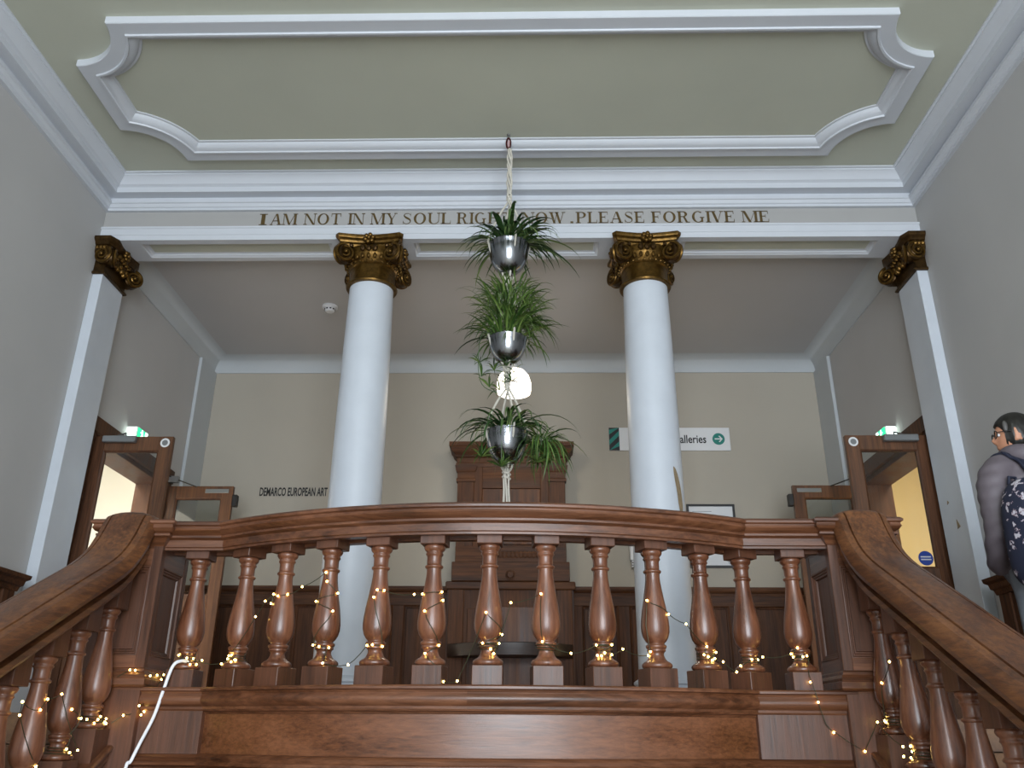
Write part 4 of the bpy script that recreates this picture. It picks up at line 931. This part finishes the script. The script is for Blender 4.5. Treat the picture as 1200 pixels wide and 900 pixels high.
def snug(p, posts, zoff=lambda k: 0):
    """pull a light on to the surface of the baluster it lies against"""
    p = Vector(p); best = min(range(len(posts)), key=lambda k: (Vector(posts[k][:2])-p.xy).length)
    c_ = Vector(posts[best][:2]); r = rad_at(p.z-zoff(best))+.007
    vd = (Vector((.21, 0))-c_).normalized(); ld = Vector((-vd.y, vd.x)); d_ = p.xy-c_
    l = d_.dot(ld)
    if abs(l) > r+.02: return p, None
    l = max(-r*.97, min(r*.97, l)); q = c_+ld*l+vd*math.sqrt(max(0, r*r-l*l))
    return Vector((q.x, q.y, p.z)), best
def wire_path(L_, posts, zoff=lambda k: 0):
    S_ = [snug(p, posts, zoff) for p in L_]; out = []
    for (a, ka), (c_, kc) in zip(S_, S_[1:]):
        out.append(a)
        if ka is not None and ka == kc:
            ctr = Vector(posts[ka][:2])
            for t_ in (.25, .5, .75):
                q = a.lerp(c_, t_); r = rad_at(q.z-zoff(ka))+.005; d_ = (q.xy-ctr)
                if d_.length > 1e-4: d_.normalize(); out.append(Vector((ctr.x+d_.x*r, ctr.y+d_.y*r, q.z)))
        else:
            for t_ in (.33, .66):
                q = a.lerp(c_, t_); q.z -= .012*min(1, (c_-a).length/.2); out.append(q)
    out.append(S_[-1][0]); return out, [p for p, _ in S_]
def ring(ctr, z, zo=0, turns=3, dz=.012):
    pts = []
    for i in range(turns*14+1):
        a = 2*PI*i/14; zz = z-dz*i/14; r = rad_at(zz-zo)+.005; pts.append((ctr[0]+r*math.cos(a), ctr[1]+r*math.sin(a), zz))
    return pts
def fairy(name, label, L_, posts, rings, zoff=lambda k: 0, extra=(), extra_bulbs=()):
    t = thing(name, label, 'string lights', (L_[0][0], L_[0][1], L_[0][2]), 'fairy lights wound round the balusters'); o0 = Vector(L_[0])
    w_, bl = wire_path(L_, posts, zoff)
    mb = MB(); mb.tube([p-o0 for p in w_], .0021, 5)
    for k, z_ in rings: mb.tube([Vector(p)-o0 for p in ring(posts[k], z_, zoff(k))], .0021, 5)
    for e in extra: mb.tube([Vector(p)-o0 for p in e], .0021, 5)
    mb.obj('wire', MWIRE, t)
    for p in list(bl)+[Vector(q) for q in extra_bulbs]: link('bulb', LED, t, p-o0)
fairy('fairy_lights', 'warm fairy lights wound along the curved gallery balusters', ARCL, BALPOS, [(0, .372), (1, .37), (7, .40), (8, .40), (10, .38), (11, .375), (12, .385), (6, .40)],
      extra=[[(1.62, 4.56, .374), (1.60, 4.515, .28), (1.61, 4.475, .19), (1.616, 4.475, .15), (1.65, 4.505, .05), (1.685, 4.512, .013)]], extra_bulbs=[(1.616, 4.475, .15), (1.685, 4.51, .013), (1.60, 4.51, .245)])
SB = {s: [(s*XN, 4.49-.262*k) for k in range(8)] for s in (-1, 1)}
zo = lambda k: .005-zv(721)-.1389*k
LL = [(-1.915, 4.542, .028), (-1.915, 4.497, .035), (-1.915, 4.417, .046), (-1.915, 4.46, .06), (-1.915, 4.5, .05), (-1.915, 4.384, .029), (-1.915, 4.303, .045), (-1.915, 4.146, .086), (-1.915, 4.251, .048), (-1.915, 4.166, -.084), (-1.915, 4.2, -.1), (-1.915, 4.27, -.09), (-1.915, 4.029, .147), (-1.915, 3.919, .123), (-1.915, 3.877, .078), (-1.915, 3.727, .105), (-1.915, 3.727, .053), (-1.915, 3.954, -.15), (-1.915, 3.99, -.2)]
NB = [(-1.857, 4.545, .285), (-1.829, 4.545, .283), (-1.765, 4.586, .259), (-1.765, 4.669, .267), (-1.765, 4.751, .275), (-1.765, 4.732, .249), (-1.765, 4.675, .199), (-1.765, 4.625, .163), (-1.765, 4.672, .154), (-1.779, 4.545, .113), (-1.775, 4.575, .071), (-1.775, 4.604, .086), (-1.852, 4.545, .067)]
fairy('fairy_lights', 'warm fairy lights wound round the left stair balusters and left newel post', LL, SB[-1], [(0, .07), (1, -.07), (2, -.21)], zo,
      extra=[[(-1.915, 4.54, .25), *NB], [(-1.765, 4.7, .26), (-1.69, 4.63, .30), (-1.66, 4.625, .33)], [NB[-1], (-1.9, 4.53, .03)]], extra_bulbs=NB)
RL = [(1.87, 4.165, .318), (1.87, 4.297, .235), (1.87, 4.317, .06), (1.87, 4.37, .067), (1.87, 4.42, .06), (1.87, 4.16, -.044), (1.87, 4.12, -.064), (1.87, 4.08, -.042), (1.87, 4.11, -.09), (1.87, 4.17, -.085)]
SB[1] = [(1.945, 4.405-.262*k) for k in range(8)]
fairy('fairy_lights', 'warm fairy lights wound round the right stair balusters', RL, SB[1], [(0, .08), (1, -.06)], zo, extra=[[(1.685, 4.49, .013), (1.74, 4.475, -.03), (1.811, 4.475, -.07), (1.87, 4.42, .06)]], extra_bulbs=[(1.811, 4.475, -.07)])
cb = MB().tube(spline([(-1.60, 4.665, .332), (-1.625, 4.61, .335), (-1.655, 4.585, .305), (-1.683, 4.58, .185), (-1.711, 4.58, .062), (-1.756, 4.575, -.058), (-1.785, 4.565, -.145), (-1.80, 4.55, -.195), (-1.81, 4.54, -.6), (-1.80, 4.5, -1.2), (-1.79, 4.45, -1.55), (-1.70, 4.3, ZL+.01)], 8), .0085, 8).obj('power_cable', MCABLE)
tag(cb, 'white power cable hanging down beside the left newel post', 'cable')

# ------------------------------------------------------------ person on the right flight
def skin_mesh(name, V, E, sub=2):
    me = bpy.data.meshes.new(name); me.from_pydata([v[:3] for v in V], E, [])
    o = bpy.data.objects.new(name, me); COL.objects.link(o)
    md = o.modifiers.new('s', 'SKIN'); md.use_smooth_shade = True
    for i, sv in enumerate(me.skin_vertices[0].data):
        r = V[i][3]; sv.radius = r if isinstance(r, tuple) else (r, r); sv.use_root = (i == 0)
    if sub: s2 = o.modifiers.new('d', 'SUBSURF'); s2.levels = sub; s2.render_levels = sub
    return bake(o)
MSKIN = mat('skin', '#b98468', .5); MHAIR = mat('black_greying_hair', '#15130f', .45, mottle=.5, mscale=30); MGREY = mat('grey_temple_hair', '#4a4846', .5)
MJACK = mat('mauve_grey_quilted_cloth', '#61595f', .6, bump=.15, bscale=30, mottle=.05, mscale=20)
MTROU = mat('pale_grey_denim', '#7f858e', .8, mottle=.08, mscale=30)
MSHOE = mat('dark_shoe', '#1c1c1e', .5)
# navy cloth with small white flowers
MFLOW = bpy.data.materials.new('navy_floral_cloth'); MFLOW.use_nodes = True
nt = MFLOW.node_tree; bs_ = nt.nodes['Principled BSDF']; bs_.inputs['Roughness'].default_value = .75
tc = nt.nodes.new('ShaderNodeTexCoord'); vo = nt.nodes.new('ShaderNodeTexNoise'); vo.inputs['Scale'].default_value = 24; vo.inputs['Detail'].default_value = 3; vo.inputs['Roughness'].default_value = .6
rr_ = nt.nodes.new('ShaderNodeValToRGB'); rr_.color_ramp.interpolation = 'CONSTANT'
rr_.color_ramp.elements[0].color = hexc('#1c2136'); rr_.color_ramp.elements[1].position = .66; rr_.color_ramp.elements[1].color = hexc('#bdbac2')
e = rr_.color_ramp.elements.new(.59); e.color = hexc('#8b7780'); e = rr_.color_ramp.elements.new(.615); e.color = hexc('#b9b6be')
nt.links.new(tc.outputs['Object'], vo.inputs['Vector']); nt.links.new(vo.outputs[0], rr_.inputs[0]); nt.links.new(rr_.outputs[0], bs_.inputs['Base Color'])
MNAVY = mat('navy_strap_cloth', '#1a1f33', .7)
PP_ = Vector((2.80, 4.36, -.0727)); PROT = math.radians(108); HTURN = Matrix.Rotation(math.radians(56), 3, 'Z')      # local +x is the way she faces
per = thing('person', 'person in a mauve grey jacket with glasses and short dark hair climbing the right stairs', 'person', PP_); per.rotation_euler.z = PROT
# local: x forward, y left, z up, standing 1.68
HZ = 1.68
def body_graph(hand=True):
    V = [(0, 0, .92, .12), (0, 0, 1.06, .115), (0.0, 0, 1.22, .13), (-.01, 0, 1.36, .11), (.01, .0, 1.43, .055), (.02, -.01, 1.50, .05), (.02, -.02, 1.56, .055)]
    E = [(0, 1), (1, 2), (2, 3), (3, 4), (4, 5), (5, 6)]
    def ad(p, prev): V.append(p); E.append((prev, len(V)-1)); return len(V)-1
    for s in (-1, 1):
        a = ad((0, s*.09, .84, .085), 0); a = ad((.02 if s > 0 else -.02, s*.095, .47, .058), a); a = ad((-.01, s*.095, .12, .042), a); a = ad((-.02, s*.095, .05, .04), a); a = ad((.10, s*.10, .03, .032), a)
        a = ad((-.01, s*.15, 1.36, .062), 3); a = ad((-.03, s*.20, 1.30, .05), a); a = ad((-.05, s*.225, 1.08, .042), a)
        a = ad((.06, s*.20, .95, .034), a); h = ad((.10, s*.15, .90, .026), a); p = ad((.10, s*.10, .87, .03), h)
        for k in range(4):
            f = ad((.10+.020*(k-1.5), s*.06, .845, .0105), p); f = ad((.10+.020*(k-1.5), s*.035, .825-.004*abs(k-1), .0100), f); ad((.10+.020*(k-1.5), s*.018, .812, .0095), f)
        th = ad((.115, s*.105, .905, .0105), h); ad((.125, s*.075, .90, .0095), th)
    return V, E
V, E = body_graph()
bme = skin_mesh('body', V, E, 1)
# head: shaped ellipsoid facing +x, joined and remeshed with the body
hb = MB(); hb.ball((0, 0, 0), 1, 40, 32); hv = []
for x, y, z in hb.v:
    X, Y, Zz = x*.092, y*.074, z*.118
    if x > 0:
        X += .010*math.exp(-((z+.05)/.35)**2)*0
        X += .026*math.exp(-((z+.12)/.16)**2-(y/.16)**2)            # nose
        X += .010*math.exp(-((z+.48)/.08)**2-(y/.34)**2)            # lips
        X += .014*math.exp(-((z+.80)/.16)**2-(y/.4)**2)             # chin
        X -= .010*math.exp(-((z-.08)/.10)**2-((abs(y)-.38)/.2)**2)  # eye sockets
        X += .006*math.exp(-((z-.28)/.10)**2-(y/.6)**2)             # brow
    if z < -.3: Y *= 1-.28*(-z-.3); X += .012*(-z-.3)
    if abs(y) > .85 and abs(x+.02) < .28 and -.3 < z < .3: Y += math.copysign(.014, y)   # ears
    hv.append((X, Y, Zz))
HC = Vector((.025, -.02, 1.565))
bm = bmesh.new(); bm.from_mesh(bme)
h2 = MB().add([HTURN @ Vector(p)+HC for p in hv], hb.f); tm = h2.mesh('t', MSKIN); bm.from_mesh(tm)
me = bpy.data.meshes.new('body'); bm.to_mesh(me); bm.free()
o = bpy.data.objects.new('body', me); COL.objects.link(o); md = o.modifiers.new('r', 'REMESH'); md.mode = 'VOXEL'; md.voxel_size = .006; md.use_smooth_shade = True
bme = bake(o)
bm = bmesh.new(); bm.from_mesh(bme); bm.verts.ensure_lookup_table(); seen = {}; isl = []
for v0 in bm.verts:
    if v0 in seen: continue
    st_ = [v0]; seen[v0] = 1; grp = []
    while st_:
        v1 = st_.pop(); grp.append(v1)
        for e_ in v1.link_edges:
            o_ = e_.other_vert(v1)
            if o_ not in seen: seen[o_] = 1; st_.append(o_)
    isl.append(grp)
isl.sort(key=len)
bmesh.ops.delete(bm, geom=[v for g_ in isl[:-1] for v in g_], context='VERTS'); bm.to_mesh(bme); bm.free()
bme.materials.clear(); bme.materials.append(MSKIN); bme.shade_smooth(); link('body', bme, per)
# hair cap
hb = MB(); hb.ball((0, 0, 0), 1, 72, 40); hv = []
for x, y, z in hb.v:
    k = 1.0
    X, Y, Zz = x*.112-.012, y*.088, z*.128+.012
    if x > .35 and z < .45: X = min(X, .055+.05*max(0, z)); Y *= .93
    if z < -.25: Zz = -.02+(.25+z)*.10; 
    if x < -.1 and z < -.25: Zz -= .05
    f_ = 1+.022*math.sin(17*math.atan2(y, x)+6*z)*math.cos(5*z)+.015*math.sin(31*math.atan2(y, x)); X *= f_; Y *= f_
    hv.append(HTURN @ Vector((X, Y, Zz))+HC)
MB().add(hv, hb.f).obj('hair', MHAIR, per, smooth=80)
def headpart(mb, name, m):
    mb.v = [tuple(HTURN @ (Vector(p)-HC)+HC) for p in mb.v]; return mb.obj(name, m, per, smooth=80)
for sd_ in (-1, 1):
    g = MB(); g.ball(HC+Vector((.048, sd_*.066, .045)), .02, 10, 8, (.7, .5, 1.7)); headpart(g, 'grey_temple', MGREY)
gl = MB()
for s in (-1, 1):
    gl.tube([HC+Vector((.096-.004*abs(math.cos(a)), s*.034+.025*math.cos(a), .012+.02*math.sin(a))) for a in [2*PI*i/16 for i in range(17)]], .0028, 6)
    gl.tube([HC+Vector((.092, s*.06, .016)), HC+Vector((.05, s*.078, .018)), HC+Vector((-.015, s*.086, .005))], .0028, 6)
gl.tube([HC+Vector((.1, -.01, .016)), HC+Vector((.1, .01, .016))], .0025, 6); headpart(gl, 'glasses', MBLACK)
ey = MB()
for s in (-1, 1): ey.ball(HC+Vector((.079, s*.031, .010)), .0085, 10, 8)
headpart(ey, 'eyes', MWPL); ep = MB()
for s in (-1, 1): ep.ball(HC+Vector((.0855, s*.031, .010)), .004, 8, 6)
headpart(ep, 'pupils', MBLACK)
MB().lathe([(.066, 0), (.07, .02), (.068, .05), (.06, .062), (.052, .05), (.05, 0)], n=24).obj('white_collar', mat('white_fleece', '#cfcdca', .9), per, loc=(.02, -.01, 1.425))
# jacket: torso, two sleeves, hood, fused into one soft surface
jb = MB(); rings = [(.79, .155, .175), (.84, .165, .185), (.92, .16, .178), (1.02, .15, .17), (1.12, .152, .178), (1.22, .155, .195), (1.31, .145, .205), (1.38, .115, .17), (1.43, .085, .105), (1.465, .075, .085)]
jb.sweep([(Vector((-.01, 0, z_)), Vector((a, 0, 0)), Vector((0, c_, 0))) for z_, a, c_ in rings], [(math.cos(2*PI*k/28), math.sin(2*PI*k/28)) for k in range(28)])
for sd_ in (-1, 1):
    P = spline([(-.01, sd_*.12, 1.37), (-.015, sd_*.19, 1.335), (-.025, sd_*.24, 1.25), (-.035, sd_*.262, 1.14), (-.03, sd_*.265, 1.04), (.02, sd_*.245, .955), (.08, sd_*.20, .90), (.12, sd_*.15, .87)], 5)
    jb.tube(P, [.074+.010*math.sin(PI*min(1, k/20))-.022*max(0, (k-18)/17) for k in range(len(P))], 18)
jo = jb.obj('jacket', MJACK); md = jo.modifiers.new('r', 'REMESH'); md.mode = 'VOXEL'; md.voxel_size = .013; md.use_smooth_shade = True
md = jo.modifiers.new('s', 'SMOOTH'); md.iterations = 5; md.factor = .5
jm = bake(jo)
jm.materials.clear(); jm.materials.append(MJACK)
# soft quilting rings pressed into the cloth
for v in jm.vertices:
    p = v.co; q = math.sin(p.z*85+2*math.sin(p.x*9)) 
    v.co = p+v.normal*(.003*q+.002*math.sin(p.z*23+p.y*31))
link('jacket', jm, per)
from mathutils.bvhtree import BVHTree
JB = BVHTree.FromPolygons([v.co.copy() for v in jm.vertices], [tuple(p.vertices) for p in jm.polygons])
hd = MB(); hd.tube(spline([(.075, .06, 1.43), (.01, .095, 1.445), (-.07, .09, 1.435), (-.125, 0, 1.41), (-.07, -.09, 1.435), (.01, -.095, 1.445), (.075, -.06, 1.43)], 5), [.022+.036*math.sin(PI*i/30)**1.5 for i in range(31)], 12); hd.obj('hood', MJACK, per, smooth=80)
def ad(p, prev): V.append(p); E.append((prev, len(V)-1)); return len(V)-1
V = [(0, 0, .90, .14)]; E = []
for s in (-1, 1):
    a = ad((0, s*.09, .82, .105), 0); a = ad((.02 if s > 0 else -.02, s*.098, .47, .078), a); ad((-.012, s*.097, .09, .07), a)
tm = skin_mesh('trousers', V, E, 2); tm.materials.clear(); tm.materials.append(MTROU); link('trousers', tm, per)
for s in (-1, 1):
    q = MB(); q.ball((.045, s*.098, .045), 1, 14, 10, (.14, .052, .05)); q.v = [(a, c_, max(.0, e_)) for a, c_, e_ in q.v]; q.obj('shoe', MSHOE, per, smooth=80)
# backpack, a thing of its own
bp_ = thing('backpack', 'navy floral backpack slung on the back of the person on the stairs', 'backpack', PP_+Matrix.Rotation(PROT, 3, 'Z') @ Vector((-.225, .235, .715))); bp_.rotation_euler.z = PROT
q = MB(); q.ball((0, 0, .27), 1, 28, 20); vs = []
for x, y, z in MB().ball((0, 0, 0), 1, 28, 20).v:
    sg_ = lambda a, p_: math.copysign(abs(a)**p_, a)
    vs.append((sg_(x, .7)*(.125-.02*z), sg_(y, .6)*(.15-.015*z), .26+sg_(z, .6)*.27))
o = MB().add(vs, q.f).obj('bag', MFLOW, bp_, smooth=80)
MB().cbox((-.11, 0, .17), (.035, .12, .12)).obj('front_pocket', MFLOW, bp_, bevel=.025, seg=3)
for s in (1, -1):
    c0 = Vector((-.225, .235, .715)); sp_ = [(-.20, s*.10, 1.22), (-.16, s*.12, 1.33), (-.08, s*.125, 1.43), (.0, s*.13, 1.46), (.08, s*.13, 1.42), (.15, s*.13, 1.30), (.16, s*.14, 1.18), (.14, s*.15, 1.08)]
    P = []; fr = []
    for p in spline(sp_, 6):
        q_, n_, _, _ = JB.find_nearest(p); P.append(q_+n_*.012-c0)
    for i, p in enumerate(P):
        tg = (P[min(i+1, len(P)-1)]-P[max(i-1, 0)]).normalized(); u = Vector((0, 1, 0)); u = (u-tg*u.dot(tg)).normalized(); fr.append((p, u, tg.cross(u)))
    MB().sweep(fr, [(-.03, -.006), (.03, -.006), (.03, .006), (-.03, .006)]).obj('strap', MNAVY, bp_, bevel=.002)
MB().tube([(.09, -.03, .52), (.09, -.02, .56), (.09, .02, .56), (.09, .03, .52)], .008).obj('grab_loop', MNAVY, bp_)
